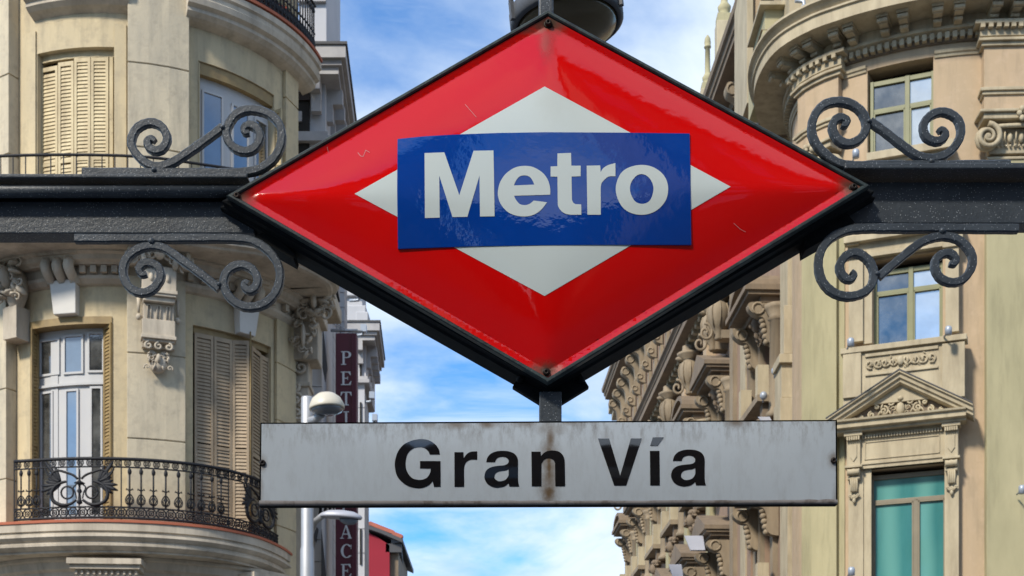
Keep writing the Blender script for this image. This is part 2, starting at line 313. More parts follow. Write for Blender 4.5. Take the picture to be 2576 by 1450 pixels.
# ------------------------------------------------------------------ the metro sign on its gantry
YS = 2.60; KS = YS / F
def PP(x, y, out_=0.0): return P(x, y, YS - out_)
def SP(x, y, out_=0.0): return Vector(((x - CX) * KS, YS - out_, EYE + (YH - y) * KS))
def stained(name, base, stains, rust=(0.10, 0.045, 0.015), rough=0.1, ior=1.75, bump=0.0, bump_scale=30, dirt=None, var=None, coat=0.0, bump_dist=0.002, metal=0, vscale=3.0):
    m = material(name, base, rough, ior=ior, var=var, var_scale=vscale, var_amt=0.6, coat=coat, metal=metal); t = m.node_tree; b = t.nodes['Principled BSDF']; b.inputs['Specular IOR Level'].default_value = 0.5
    cur = b.inputs['Base Color'].links[0].from_socket if b.inputs['Base Color'].links else None
    geo = t.nodes.new('ShaderNodeNewGeometry'); pos = geo.outputs['Position']
    no = t.nodes.new('ShaderNodeTexNoise'); no.inputs['Scale'].default_value = 55; no.inputs['Detail'].default_value = 6; no.inputs['Roughness'].default_value = 0.7; t.links.new(pos, no.inputs[0])
    tot = None
    for (x, y, rx, ry, st) in stains:
        c = SP(x, y); mp = t.nodes.new('ShaderNodeMapping'); mp.vector_type = 'POINT'
        mp.inputs['Location'].default_value = (-c.x / (rx * KS), 0, -c.z / (ry * KS)); mp.inputs['Scale'].default_value = (1 / (rx * KS), 0, 1 / (ry * KS)); t.links.new(pos, mp.inputs[0])
        ln = t.nodes.new('ShaderNodeVectorMath'); ln.operation = 'LENGTH'; t.links.new(mp.outputs[0], ln.inputs[0])
        mr = t.nodes.new('ShaderNodeMapRange'); mr.interpolation_type = 'SMOOTHSTEP'; mr.inputs[1].default_value = 1.25; mr.inputs[2].default_value = 0.0; mr.inputs[3].default_value = 0; mr.inputs[4].default_value = st
        d = mth(t, 'ADD', ln.outputs['Value'], mth(t, 'MULTIPLY', mth(t, 'SUBTRACT', no.outputs[0], 0.5), 1.1)); t.links.new(d, mr.inputs[0])
        tot = mr.outputs[0] if tot is None else mth(t, 'MAXIMUM', tot, mr.outputs[0])
    x_ = t.nodes.new('ShaderNodeMix'); x_.data_type = 'RGBA'; x_.inputs[7].default_value = tuple(rust) + (1,)
    if cur: t.links.new(cur, x_.inputs[6])
    else: x_.inputs[6].default_value = tuple(base[:3]) + (1,)
    t.links.new(mth(t, 'MINIMUM', tot, 1.0), x_.inputs[0]); res = x_.outputs[2]
    if dirt:     # (colour, scale, lo, hi, amount, z0, z1): grime thickest at row z0
        n2 = t.nodes.new('ShaderNodeTexNoise'); n2.inputs['Scale'].default_value = dirt[1]; n2.inputs['Detail'].default_value = 7; n2.inputs['Roughness'].default_value = 0.75; m2_ = t.nodes.new('ShaderNodeMapping'); m2_.inputs['Scale'].default_value = (1.6, 1, 0.5); t.links.new(pos, m2_.inputs[0]); t.links.new(m2_.outputs[0], n2.inputs[0])
        r2 = t.nodes.new('ShaderNodeMapRange'); r2.inputs[1].default_value = dirt[2]; r2.inputs[2].default_value = dirt[3]; t.links.new(n2.outputs[0], r2.inputs[0])
        sp = t.nodes.new('ShaderNodeSeparateXYZ'); t.links.new(pos, sp.inputs[0])
        r3 = t.nodes.new('ShaderNodeMapRange'); r3.inputs[1].default_value = SP(0, dirt[6]).z; r3.inputs[2].default_value = SP(0, dirt[5]).z; r3.inputs[3].default_value = 0.15; r3.inputs[4].default_value = dirt[4]; t.links.new(sp.outputs[2], r3.inputs[0])
        y_ = t.nodes.new('ShaderNodeMix'); y_.data_type = 'RGBA'; y_.inputs[7].default_value = tuple(dirt[0]) + (1,); t.links.new(res, y_.inputs[6]); t.links.new(mth(t, 'MULTIPLY', r2.outputs[0], r3.outputs[0]), y_.inputs[0]); res = y_.outputs[2]
    t.links.new(res, b.inputs['Base Color'])
    rr = t.nodes.new('ShaderNodeMapRange'); rr.inputs[3].default_value = rough; rr.inputs[4].default_value = 0.75; t.links.new(tot, rr.inputs[0]); t.links.new(rr.outputs[0], b.inputs['Roughness'])
    if bump:
        n3 = t.nodes.new('ShaderNodeTexNoise'); n3.inputs['Scale'].default_value = bump_scale; n3.inputs['Detail'].default_value = 3; t.links.new(pos, n3.inputs[0])
        bp = t.nodes.new('ShaderNodeBump'); bp.inputs['Strength'].default_value = bump; bp.inputs['Distance'].default_value = bump_dist; t.links.new(n3.outputs[0], bp.inputs['Height']); t.links.new(bp.outputs[0], b.inputs['Normal'])
        if coat: t.links.new(bp.outputs[0], b.inputs['Coat Normal'])
    return m
cL, cT, cR, cB = (590, 497), (1378, 42), (2168, 472), (1378, 955)
corner_rust = [(600, 498, 52, 44, 1.0), (1378, 60, 84, 34, 1.0), (1375, 110, 26, 70, 0.5), (2146, 474, 46, 44, 1.0), (1374, 936, 60, 32, 1.0), (1320, 80, 70, 12, .7)]
M['red'] = stained('red_enamel', (0.78, 0.0015, 0.001), corner_rust, rough=0.055, ior=1.55, var=(0.66, 0.002, 0.003), bump=0.14, bump_scale=16, bump_dist=0.004, rust=(0.09, 0.045, 0.022))
M['diamond_white'] = stained('pale_grey_enamel', (0.70, 0.765, 0.735), [(1390, 260, 60, 90, 0.14)], rough=0.12, ior=1.5, var=(0.64, 0.70, 0.67), rust=(0.36, 0.32, 0.22))
M['blue'] = stained('blue_enamel', S(0, 66, 158), [(1000, 352, 4, 4, 0.0)], rough=0.05, ior=1.62, var=S(0, 48, 126), bump=0.30, bump_scale=48, bump_dist=0.0014)
M['letter_white'] = stained('pale_grey_letter_enamel', (0.66, 0.72, 0.69), [(0, 0, 1, 1, 0)], rough=0.15, ior=1.5)
M['board'] = stained('weathered_pale_enamel', (0.55, 0.59, 0.61), [(1381, 1200, 30, 130, 0.85), (1381, 1180, 15, 95, 1.0), (1380, 1245, 24, 45, 1.0), (1384, 1110, 15, 50, 0.9), (1384, 1085, 50, 22, 0.45), (1145, 1072, 40, 16, 0.75), (1225, 1072, 26, 16, 0.85), (1085, 1072, 22, 16, 0.5), (1320, 1070, 40, 12, 0.5), (1850, 1067, 32, 20, 0.8), (1430, 1066, 30, 12, 0.6), (2020, 1272, 60, 10, 0.8), (2095, 1162, 20, 26, 0.8), (2102, 1262, 16, 60, 0.5), (662, 1170, 14, 26, 0.7), (657, 1240, 10, 60, 0.5)],
                     rust=(0.13, 0.075, 0.028), rough=0.17, ior=1.55, var=(0.48, 0.515, 0.54), dirt=((0.19, 0.16, 0.13), 42, 0.46, 0.70, 0.95, 1062, 1135), bump=0.05, bump_scale=14, bump_dist=0.004)
M['board_lip'] = material('grimy_board_lip', (0.23, 0.20, 0.185), 0.6, var=(0.36, 0.34, 0.32), var_scale=18, fine=((0.10, 0.07, 0.05), 40, 0.5, 0.65, 0.7))
M['scratch'] = material('bare_scratch', (0.62, 0.36, 0.36), 0.6)
M['primer'] = material('chipped_grey_primer', (0.20, 0.24, 0.26), 0.7)

sign = thing('metro_station_sign', (SP(1378, 0).x, 2.68, 0), 'red diamond Metro sign and white Gran Vía plate on a black iron gantry', 'metro sign')

def uv(x, y):
    u = (x - 1379) / 789.0; v = (y - (484.5 - 12.5 * u)) ; v = v / (442.5 if v < 0 else 470.5); return u, v
def sm(q): return 1 - (1 - q) ** 2.2
HM = 0.042
def height(x, y):
    u, v = uv(x, y); q0 = max(0, 1 - abs(u) - abs(v)); e = 0.005 + 0.085 * q0
    if q0 < 0.052: return 0.005 * (1 - q0 / 0.052)
    us = math.sqrt(u * u + e * e) - e * 0.6; vs = math.sqrt(v * v + e * e) - e * 0.6
    q = max(0.0, 1 - us - vs); r = (q - 0.052) / 0.948
    if r <= 0: return 0.0
    return HM * sm(r)
def inside(p, loops):
    c = False
    for L in loops:
        j = len(L) - 1
        for i in range(len(L)):
            if (L[i][1] > p[1]) != (L[j][1] > p[1]) and p[0] < (L[j][0] - L[i][0]) * (p[1] - L[i][1]) / (L[j][1] - L[i][1]) + L[i][0]: c = not c
            j = i
    return c
def densify(L, step):
    o = []
    for i in range(len(L)):
        a = Vector(L[i][:2]); b = Vector(L[(i + 1) % len(L)][:2]); n = max(1, int((b - a).length / step))
        o += [a.lerp(b, k / n) for k in range(n)]
    return o
def sheet(mb, loops, fn, grid=12, skirt=0.0, step=None, smooth=True, creases=()):
    """triangulated sheet bounded by loops (column, row); fn(x, y) -> height above the sign plane"""
    loops = [densify(L, step or grid) for L in loops]; vs = []; es = []
    for L in loops:
        b = len(vs); vs += L; es += [(b + i, b + (i + 1) % len(L)) for i in range(len(L))]
    for L in [densify(L, 9) for L in creases]:
        b = len(vs); vs += L; es += [(b + i, b + (i + 1) % len(L)) for i in range(len(L))]
    xs = [p[0] for p in vs]; ys = [p[1] for p in vs]; nb = len(vs)
    y = min(ys) + grid * 0.37
    while y < max(ys):
        x = min(xs) + grid * 0.41
        while x < max(xs):
            if inside((x, y), loops): vs.append(Vector((x, y)))
            x += grid
        y += grid
    r = delaunay_2d_cdt(vs, es, [], 0, 1e-5); V2 = r[0]; fs = []
    for f in r[2]:
        c = ((V2[f[0]][0] + V2[f[1]][0] + V2[f[2]][0]) / 3, (V2[f[0]][1] + V2[f[1]][1] + V2[f[2]][1]) / 3)
        if inside(c, loops):
            a = (V2[f[1]] - V2[f[0]]).cross(V2[f[2]] - V2[f[0]]); fs.append(f if a < 0 else (f[0], f[2], f[1]))
    mb.add([PP(p[0], p[1], fn(p[0], p[1])) for p in V2], [tuple(f) for f in fs], smooth)
    if skirt:
        for L in loops:
            n = len(L); mb.add([PP(p[0], p[1], fn(p[0], p[1])) for p in L] + [PP(p[0], p[1], fn(p[0], p[1])) + Vector((0, skirt, 0)) for p in L], [(i, (i + 1) % n, n + (i + 1) % n, n + i) for i in range(n)])
def glyph(pts, k=8):
    """corner points carry a third value; points between corners are joined smoothly"""
    if not any(len(p) > 2 for p in pts): return [tuple(p) for p in catmull([p[:2] for p in pts], k, True)]
    s0 = next(i for i, p in enumerate(pts) if len(p) > 2); q = pts[s0:] + pts[:s0 + 1]; o = []; seg = [q[0][:2]]
    for p in q[1:]:
        seg.append(p[:2])
        if len(p) > 2:
            o += [tuple(a) for a in (catmull(seg, k)[:-1] if len(seg) > 2 else [Vector(seg[0])])]; seg = [p[:2]]
    return o
def C_(*p): return [(x, y, 1) for x, y in p]
KZ = 520 / 2513 * 2576 / 4096
def zs(ox, oy): return lambda L: [(ox * 0.62891 + x * KZ, oy * 0.62891 + y * KZ) for x, y in L]
z1_, z2_, z3_, z4_, z5_ = zs(1680, 580), zs(2180, 590), zs(1560, 1730), zs(1900, 1730), zs(2360, 1720)

def uvloop(k):
    return [(1379 - 789 * k, 484.5 + 12.5 * k), (1379, 484.5 - 442.5 * k), (1379 + 789 * k, 484.5 - 12.5 * k), (1379, 484.5 + 470.5 * k)]
# red enamel face
mb = MB(); sheet(mb, [[cL, cT, cR, cB]], height, 9, creases=[uvloop(k) for k in (0.9999 - 0.046, 0.9999 - 0.0521, 0.9999 - 0.058)]); red = mb.build('enamel_face', M['red'], sign)
mb = MB(); sheet(mb, [[(892, 488), (1370, 218), (1838, 470), (1370, 745)]], lambda x, y: height(x, y) + 0.0006, 9); mb.build('white_diamond', M['diamond_white'], red)
for i, pts in enumerate([[(900, 384), (907, 393), (914, 394), (920, 378), (930, 384)], [(823, 370), (826, 384)], [(1846, 562), (1862, 577), (1876, 584)], [(1170, 263), (1185, 280), (1198, 295)]]):
    mb = MB()
    for a, b in zip(pts, pts[1:]):
        a = Vector(a); b = Vector(b); n = Vector((-(b - a).y, (b - a).x)).normalized() * 0.45
        mb.add([PP(p.x, p.y, height(p.x, p.y) + 0.0009) for p in (a + n, b + n, b - n, a - n)], [(0, 1, 2, 3)])
    mb.build('scratch', M['scratch'], red)
mb = MB()
rnd = random.Random(3)
for (a, b, n) in (((830, 350), (700, 425), 10), ((1150, 818), (860, 650), 24), ((1900, 635), (1700, 757), 9), ((1990, 380), (1960, 362), 1)):
    for i in range(n):
        t = rnd.random(); x = a[0] + (b[0] - a[0]) * t; y = a[1] + (b[1] - a[1]) * t; r = rnd.uniform(1.5, 4.5)
        mb = MB(); r *= .8; mb.add([SP(x + r * 1.8 * math.cos(q) * rnd.uniform(.5, 1.1), y + r * math.sin(q) * rnd.uniform(.5, 1.1) + r * 1.8 * math.cos(q) * (b[1] - a[1]) / (b[0] - a[0]) * .8, 0.0012) for q in [k * math.pi / 4 for k in range(8)]], [tuple(range(7, -1, -1))]); mb.build('paint_chip', M['primer'], red)
# blue band: a flatter panel standing proud of the pillow at its corners
def plate(x, y): return height(x, y) * 0.9 + HM * 0.1 + 0.0012
BL = [(1000, 350), (1070, 343), (1140, 339), (1250, 335), (1370, 333), (1560, 334), (1735, 336), (1737, 470), (1739, 616), (1560, 616), (1370, 617), (1180, 620), (1001, 626), (999, 480)]
mb = MB(); sheet(mb, [BL], plate, 9, skirt=0.02)
blue = mb.build('blue_band', M['blue'], sign); 
lf = lambda x, y: plate(x, y) + 0.0007
def letter(loops, fn, mat, parent, lab):
    m_ = MB(); sheet(m_, loops, fn, 16, step=5); return m_.build('letter', M[mat], parent)
letter([z1_(glyph(C_((88, 160), (470, 145), (760, 975), (1035, 115), (1420, 108), (1442, 1382), (1160, 1385), (1150, 595), (915, 1392), (628, 1396), (372, 595), (380, 1408), (95, 1415))))], lf, 'letter_white', blue, 'M')
letter([z1_(glyph([(2516, 963, 1), (2515, 840), (2480, 700), (2400, 570), (2280, 475), (2150, 420), (2010, 408), (1880, 425), (1760, 480), (1640, 580), (1550, 720), (1508, 880), (1512, 1010), (1570, 1160), (1680, 1285), (1800, 1350), (1950, 1382), (2100, 1378), (2230, 1335), (2350, 1245), (2455, 1110, 1), (2200, 1078, 1), (2120, 1140), (2030, 1165), (1930, 1145), (1860, 1070), (1815, 985, 1)])),
        z1_(glyph([(1815, 785, 1), (1850, 700), (1920, 615), (2020, 590), (2120, 620), (2180, 700), (2208, 770, 1)]))], lf, 'letter_white', blue, 'e')
letter([z2_(glyph([(240, 118, 1), (502, 108, 1), (510, 355, 1), (690, 355, 1), (688, 558, 1), (512, 565, 1), (520, 1010, 1), (545, 1070), (590, 1098, 1), (700, 1103, 1), (703, 1303, 1), (500, 1303, 1), (400, 1285), (310, 1225), (255, 1140), (247, 1080, 1), (240, 568, 1), (108, 565, 1), (108, 370, 1), (238, 365, 1)]))], lf, 'letter_white', blue, 't')
letter([z2_(glyph([(805, 355, 1), (1068, 350, 1), (1075, 480, 1), (1130, 400), (1220, 345), (1360, 305, 1), (1362, 560, 1), (1240, 562), (1160, 615), (1095, 690), (1076, 780, 1), (1078, 1303, 1), (820, 1303, 1)]))], lf, 'letter_white', blue, 'r')
letter([z2_(glyph([(1850, 340), (2070, 375), (2250, 490), (2350, 640), (2380, 820), (2340, 1010), (2220, 1170), (2060, 1270), (1870, 1305), (1680, 1275), (1520, 1180), (1420, 1030), (1370, 850), (1385, 680), (1470, 500), (1620, 390)])),
        z2_(glyph([(1870, 517), (1980, 560), (2060, 660), (2097, 800), (2060, 970), (1990, 1060), (1870, 1093), (1750, 1050), (1680, 950), (1642, 820), (1665, 680), (1760, 555)]))], lf, 'letter_white', blue, 'o')

# diamond frame
def offset_poly(L, o):
    n = len(L); r = []
    for i in range(n):
        a, b, c = Vector(L[i - 1]), Vector(L[i]), Vector(L[(i + 1) % n]); n1 = Vector(((b - a).y, -(b - a).x)).normalized(); n2 = Vector(((c - b).y, -(c - b).x)).normalized()
        m = (n1 + n2).normalized(); r.append(b + m * (o / max(0.3, m.dot(n1))))
    return r
LC = [cL, cT, cR, cB]
def loop_prof(mb, prof, smooth=False, LC=LC):       # prof: (outward px, depth behind the face) closed; the loop runs round the diamond
    rg = [[SP(p.x, p.y, -d) for p in offset_poly(LC, o)] for o, d in prof]; n = len(prof)
    vs = [p for r in rg for p in r]; mb.add(vs, [(i * 4 + j, i * 4 + (j + 1) % 4, ((i + 1) % n) * 4 + (j + 1) % 4, ((i + 1) % n) * 4 + j) for i in range(n) for j in range(4)], smooth)
mb = MB(); loop_prof(mb, [(-1, -0.006), (2, -0.0085), (7, -0.0085), (9.5, -0.006), (10, 0.003), (9, 0.012), (-1, 0.012)]); fr = mb.build('diamond_rim', M['frame_edge'], sign)
mb = MB(); loop_prof(mb, [(5, 0.012), (9, 0.012), (9, 0.034), (15, 0.038), (15, 0.105), (-4, 0.108), (-4, 0.006)], LC=[(572, 499), (1378, 44), (2186, 475), (1378, 955)]); mb.build('diamond_frame', M['gantry_edge'], sign, bevel=0.0015)
mb = MB()                                    # back of the box
mb.add([SP(p.x, p.y, -0.104) for p in offset_poly(LC, 4)], [(0, 1, 2, 3)]); mb.build('back_panel', M['gantry_edge'], sign)
for (x, y) in ((597, 496), (1379, 62), (2146, 474), (1374, 939)):
    c = SP(x, y, 0.0)
    mb = MB(); seg = 14
    for r0, r1, a, b in ((0.0075, 0.0085, 0.003, 0.0), (0.0045, 0.0062, 0.010, 0.003)):
        mb.rings([[c + Vector((r * math.cos(2 * math.pi * k / seg), -h, r * math.sin(2 * math.pi * k / seg))) for k in range(seg)] for r, h in ((r1, b), (r1, a * .7), (r0, a), (r0 * 0.5, a), (r0 * 0.45, a - 0.003))], True, True, True)
    mb.build('bolt', M['bolt'], sign)

# beams
def pxbox(mb, x0, x1, yt, yb, Y0, Y1, yr=None):       # rows read at the near face Y0
    a = P(x0, yb, Y0); b = P(x1, yt, Y0); mb.box(a.x, b.x, Y0, Y1, a.z, b.z)
mb = MB(); pxbox(mb, -420, 640, 507, 587, 2.655, 2.70); left = mb.build('beam', M['gantry'], sign, bevel=0.002)
mb = MB(); pxbox(mb, -420, 622, 437, 447, 2.615, 2.74); mb.build('beam_flange', M['gantry'], left, bevel=0.002)
mb = MB(); a = P(-420, 482, 2.635); b = P(612, 482, 2.635); mb.tube([a, b], 0.0115, 14); mb.build('beam_pipe', M['gantry'], left)
mb = MB(); a = P(-420, 0, 2.66); b = P(600, 0, 2.66); mb.box(a.x, b.x, 2.662, 2.695, P(0, 509, 2.66).z, P(0, 447, 2.60).z - 0.002); mb.build('beam_web', M['gantry_edge'], left)
mb = MB(); pxbox(mb, 2130, 2990, 458, 562, 2.655, 2.70); right = mb.build('beam', M['gantry'], sign, bevel=0.002)
mb = MB(); pxbox(mb, 2125, 2990, 409, 424, 2.615, 2.74); mb.build('beam_flange', M['gantry'], right, bevel=0.002)
mb = MB(); a = P(2100, 0, 2.66); b = P(2990, 0, 2.66); mb.box(a.x, b.x, 2.662, 2.695, P(0, 459, 2.655).z + 0.001, P(0, 424, 2.60).z - 0.002); mb.build('beam_web', M['gantry_edge'], right)
# posts of the gantry, outside the frame
for x, o_ in ((-430, left), (3000, right)):
    q = P(x, 500, 2.68); mb = MB(); mb.box(q.x - 0.05, q.x + 0.05, 2.62, 2.74, 0, q.z + 0.12); mb.lathe([(0.04, 0), (0.07, 0.03), (0.03, 0.1), (0.055, 0.16), (0.01, 0.24)], (q.x, 2.68, q.z + 0.12)); mb.build('gantry_post', M['gantry'], sign)

def ribbon(mb, pts, hw, Y0, Y1, taper_end=0.0, taper_start=0.0, knob=0.0):
    pts = catmull(pts, 7); n = len(pts); rg = []
    for i, p in enumerate(pts):
        t = (pts[min(i + 1, n - 1)] - pts[max(i - 1, 0)]).normalized(); nn = Vector((t.y, -t.x)); f = 1.0; u = i / (n - 1)
        if taper_end and u > 1 - 0.14: f = 1 - taper_end * ((u - 0.86) / 0.14)
        h = hw * f * (1 + 0.035 * math.sin(i * 1.7) + 0.025 * math.sin(i * 0.61)) * KS * (Y0 / YS)
        c = P(p.x, p.y, Y0); nx = Vector((nn.x, 0, -nn.y)); b = min(0.0022, h * 0.4)
        rg.append([Vector((c.x + nx.x * k, Y, c.z + nx.z * k)) for k, Y in ((-h, Y1), (-h, Y0 + b), (-h + b, Y0), (h - b, Y0), (h, Y0 + b), (h, Y1))])
    mb.rings(rg, True, True, False)
def scroll(ox, oy, big, small, joints, par=sign):
    t = lambda L: [(ox + x * 0.34180, oy + y * 0.34180) for x, y in L]
    m1 = MB(); ribbon(m1, t(big), 10.4, 2.618, 2.631, 0.45); o = m1.build('scroll_bar', M['gantry'], sign)
    m2 = MB(); ribbon(m2, t(small), 10.2, 2.6185, 2.6305, 0.4)
    m2.build('scroll_curl', M['gantry'], o)
    for x, y, r in joints:
        m3 = MB(); c = P(ox + x * .3418, oy + y * .3418, 2.615); m3.blob(c + Vector((0, .004, 0)), r * .5 * KS, 0.005, r * KS * 0.45, 10, 6); m3.build('weld', M['gantry'], o)
scroll(0, 0, [(600, 1262), (1100, 1262), (1600, 1264), (1760, 1262), (1900, 1238), (2010, 1160), (2065, 1050), (2062, 930), (2005, 850), (1920, 808), (1830, 797), (1750, 820), (1692, 880), (1662, 960), (1682, 1040), (1740, 1090), (1810, 1105), (1875, 1075), (1910, 1005), (1890, 940), (1838, 912), (1795, 930), (1795, 968), (1832, 968)],
       [(1635, 925), (1560, 985), (1400, 1100), (1250, 1195), (1130, 1217), (1030, 1160), (962, 1060), (985, 960), (1045, 908), (1120, 895), (1190, 930), (1226, 1010), (1195, 1080), (1140, 1102), (1090, 1075), (1083, 1032), (1110, 1012), (1138, 1032)], [(1635, 930, 14), (1130, 1245, 15)])
scroll(0, 440, [(545, 462), (900, 462), (1400, 460), (1700, 460), (1850, 478), (1970, 550), (2040, 650), (2057, 745), (2030, 850), (1960, 930), (1860, 966), (1760, 950), (1680, 885), (1642, 800), (1660, 720), (1712, 670), (1785, 657), (1855, 690), (1892, 760), (1877, 820), (1830, 845), (1795, 818), (1800, 787), (1828, 796)],
       [(1610, 832), (1500, 742), (1300, 595), (1200, 532), (1100, 517), (1000, 545), (920, 620), (900, 710), (930, 800), (990, 850), (1060, 860), (1130, 825), (1177, 750), (1165, 680), (1110, 645), (1050, 647), (1020, 690), (1040, 728), (1075, 722)], [(1610, 800, 13), (1110, 480, 18)])
scroll(1695.6, 0, [(2480, 1203), (2000, 1206), (1500, 1208), (1330, 1212), (1210, 1190), (1100, 1110), (1035, 1020), (1018, 930), (1042, 835), (1110, 762), (1210, 737), (1310, 757), (1390, 820), (1420, 910), (1400, 980), (1350, 1030), (1280, 1048), (1210, 1015), (1172, 940), (1187, 880), (1235, 857), (1278, 880), (1265, 915), (1238, 908)],
       [(1448, 885), (1550, 955), (1700, 1072), (1800, 1138), (1900, 1157), (2000, 1132), (2080, 1060), (2118, 970), (2100, 880), (2040, 830), (1970, 815), (1900, 838), (1850, 890), (1842, 950), (1872, 1008), (1940, 1032), (1990, 1010), (2000, 970), (1975, 948), (1948, 962)], [(1440, 885, 14), (1900, 1180, 15)])
scroll(1695.6, 440, [(2540, 388), (2100, 386), (1600, 385), (1400, 386), (1280, 400), (1170, 450), (1095, 535), (1068, 640), (1085, 750), (1140, 830), (1220, 877), (1310, 887), (1400, 860), (1460, 800), (1477, 720), (1450, 640), (1400, 590), (1340, 567), (1270, 590), (1227, 650), (1232, 710), (1270, 755), (1310, 763), (1332, 730), (1308, 704)],
       [(1510, 745), (1620, 650), (1780, 520), (1880, 465), (1980, 445), (2080, 460), (2160, 520), (2203, 600), (2190, 690), (2130, 765), (2050, 785), (1970, 755), (1930, 690), (1932, 620), (1980, 577), (2040, 572), (2078, 610), (2068, 650), (2032, 645)], [(1500, 720, 14), (1980, 405, 18)])
# fixing plates under the lower edges
for pts in ([(2024, 600), (2130, 536), (2150, 560), (2026, 630)], [(706, 606), (742, 640), (738, 652), (640, 596), (660, 585)]):
    mb = MB(); n = len(pts); mb.add([P(x, y, 2.636) for x, y in pts] + [P(x, y, 2.636) + Vector((0, 0.05, 0)) for x, y in pts], [tuple(range(n)), tuple(range(2 * n - 1, n - 1, -1))] + [((i + 1) % n, i, n + i, n + (i + 1) % n) for i in range(n)]); mb.build('fixing_plate', M['gantry_edge'], sign)
# hanger with its cradle
mb = MB(); mb.box(P(1357, 0, 2.628).x, P(1413, 0, 2.628).x, 2.628, 2.672, P(0, 1100, 2.628).z, P(0, 985, 2.628).z); hg = mb.build('hanger', M['gantry'], sign, bevel=0.002)
mb = MB()
for sg in (-1, 1):
    mb.bar(P(1385, 996, 2.65), P(1385 + sg * 78, 948, 2.65) , 0.016, 0.05, up=(0, 1, 0)); mb.blob(P(1385 + sg * 76, 957, 2.64), 0.008, 0.02, 0.006)
mb.build('cradle', M['gantry_edge'], hg)

# station name board
def bulge(x, y):
    u = min(max((x - 1380) / 723, -1), 1); v = min(max((y - 1169) / 106, -1), 1); return 0.004 * (1 - v * v) * (1 - u ** 8) + 0.012
mb = MB(); sheet(mb, [[(658, 1067), (1020, 1066), (1385, 1064), (1740, 1062), (2102, 1060), (2103, 1262), (1740, 1260), (1385, 1260), (1020, 1261), (656, 1263)]], bulge, 14); board = mb.build('name_board', M['board'], sign)
mb = MB(); a = SP(655, 1277); b = SP(2104, 1060)
pl = [(658, 1068.5), (2102, 1061.5), (2103, 1273), (655, 1277)]
mb.add([SP(x, y, 0.0115) for x, y in pl] + [SP(x, y, -0.006) for x, y in pl], [(4, 5, 1, 0), (5, 6, 2, 1), (6, 7, 3, 2), (7, 4, 0, 3), (7, 6, 5, 4)]); mb.build('board_edge', M['gantry_edge'], board)
mb = MB(); n = 60; rg = []
rnd = random.Random(5)
for i in range(n + 1):
    x = 655.5 + (2103 - 655.5) * i / n; yo = 1263 - 2.2 * i / n + rnd.uniform(-1.2, 1.2); yb = 1276.3 - 4 * i / n
    rg.append([SP(x, yo, 0.0125), SP(x, (yo + yb) / 2, 0.0142), SP(x, yb, 0.0125), SP(x, yb, 0.004)])
mb.rings(rg, False, False, True); mb.build('board_lip', M['board_lip'], board)
mb = MB()
for x, y in ((664, 1170), (2093, 1164)):
    mb = MB(); c = SP(x, y, 0.012)
    mb.rings([[c + Vector((r * math.cos(2 * math.pi * k / 14), -h, r * math.sin(2 * math.pi * k / 14))) for k in range(14)] for r, h in ((0.0056, 0), (0.0056, 0.003), (0.0040, 0.005), (0.0022, 0.005), (0.002, 0.003))], True, True, True); mb.build('screw', M['bolt'], board)
bf = lambda x, y: bulge(x, y) + 0.0006
AA = [(215, 578, 1), (245, 480), (320, 405), (430, 365), (560, 357), (680, 375), (780, 430), (828, 530), (830, 700, 1), (830, 900, 1), (838, 980), (855, 1050, 1), (665, 1050, 1), (648, 985, 1), (580, 1040), (500, 1065), (410, 1072), (310, 1045), (230, 985), (185, 890), (190, 800), (230, 725), (310, 675), (430, 650), (570, 635), (630, 605), (650, 560), (635, 515), (590, 485), (530, 475), (460, 485), (410, 520), (388, 578, 1)]
AH = [(650, 715, 1), (650, 800), (640, 850), (590, 915), (500, 945), (430, 935), (380, 890), (378, 830), (420, 775), (500, 750), (590, 738)]
letter([z3_(glyph([(965, 430, 1), (940, 320), (860, 220), (740, 150), (590, 130), (420, 160), (260, 240), (150, 380), (97, 560), (98, 700), (140, 850), (230, 960), (360, 1045), (540, 1083), (670, 1062), (760, 1015), (825, 945, 1), (850, 1055, 1), (978, 1055, 1), (975, 555, 1), (580, 555, 1), (580, 700, 1), (788, 702, 1), (775, 780), (720, 870), (640, 910), (550, 918), (440, 890), (360, 810), (310, 700), (303, 560), (340, 420), (430, 325), (550, 287), (660, 303), (735, 360), (768, 430, 1)]))], bf, 'black_letter', board, 'G')
letter([z3_(glyph([(1245, 383, 1), (1418, 383, 1), (1425, 500, 1), (1490, 415), (1570, 375), (1685, 368, 1), (1685, 530, 1), (1570, 530), (1490, 565), (1445, 630), (1430, 720, 1), (1433, 1055, 1), (1247, 1055, 1)]))], bf, 'black_letter', board, 'r')
letter([z4_(glyph(AA)), z4_(glyph(AH))], bf, 'black_letter', board, 'a')
letter([z4_(glyph([(1090, 373, 1), (1268, 373, 1), (1275, 460, 1), (1330, 400), (1400, 362), (1500, 350), (1610, 368), (1690, 430), (1728, 520), (1736, 620, 1), (1742, 1045, 1), (1553, 1045, 1), (1546, 600, 1), (1522, 545), (1470, 510), (1405, 503), (1335, 535), (1285, 610, 1), (1283, 1045, 1), (1098, 1047, 1)]))], bf, 'black_letter', board, 'n')
letter([z5_(glyph(C_((152, 168), (368, 168), (583, 888), (790, 165), (1002, 165), (700, 1080), (468, 1080))))], bf, 'black_letter', board, 'V')
mb = MB(); sheet(mb, [z5_(glyph(C_((1158, 408), (1342, 406), (1350, 1077), (1165, 1077))))], bf, 16, step=5); sheet(mb, [z5_(glyph(C_((1215, 145), (1430, 143), (1308, 313), (1160, 313))))], bf, 16, step=5); mb.build('letter', M['black_letter'], board)
sh = lambda L: [((p[0] + 1385, p[1] + 25) + tuple(p[2:])) for p in L]
letter([z5_(glyph(sh(AA))), z5_(glyph(sh(AH)))], bf, 'black_letter', board, 'a')

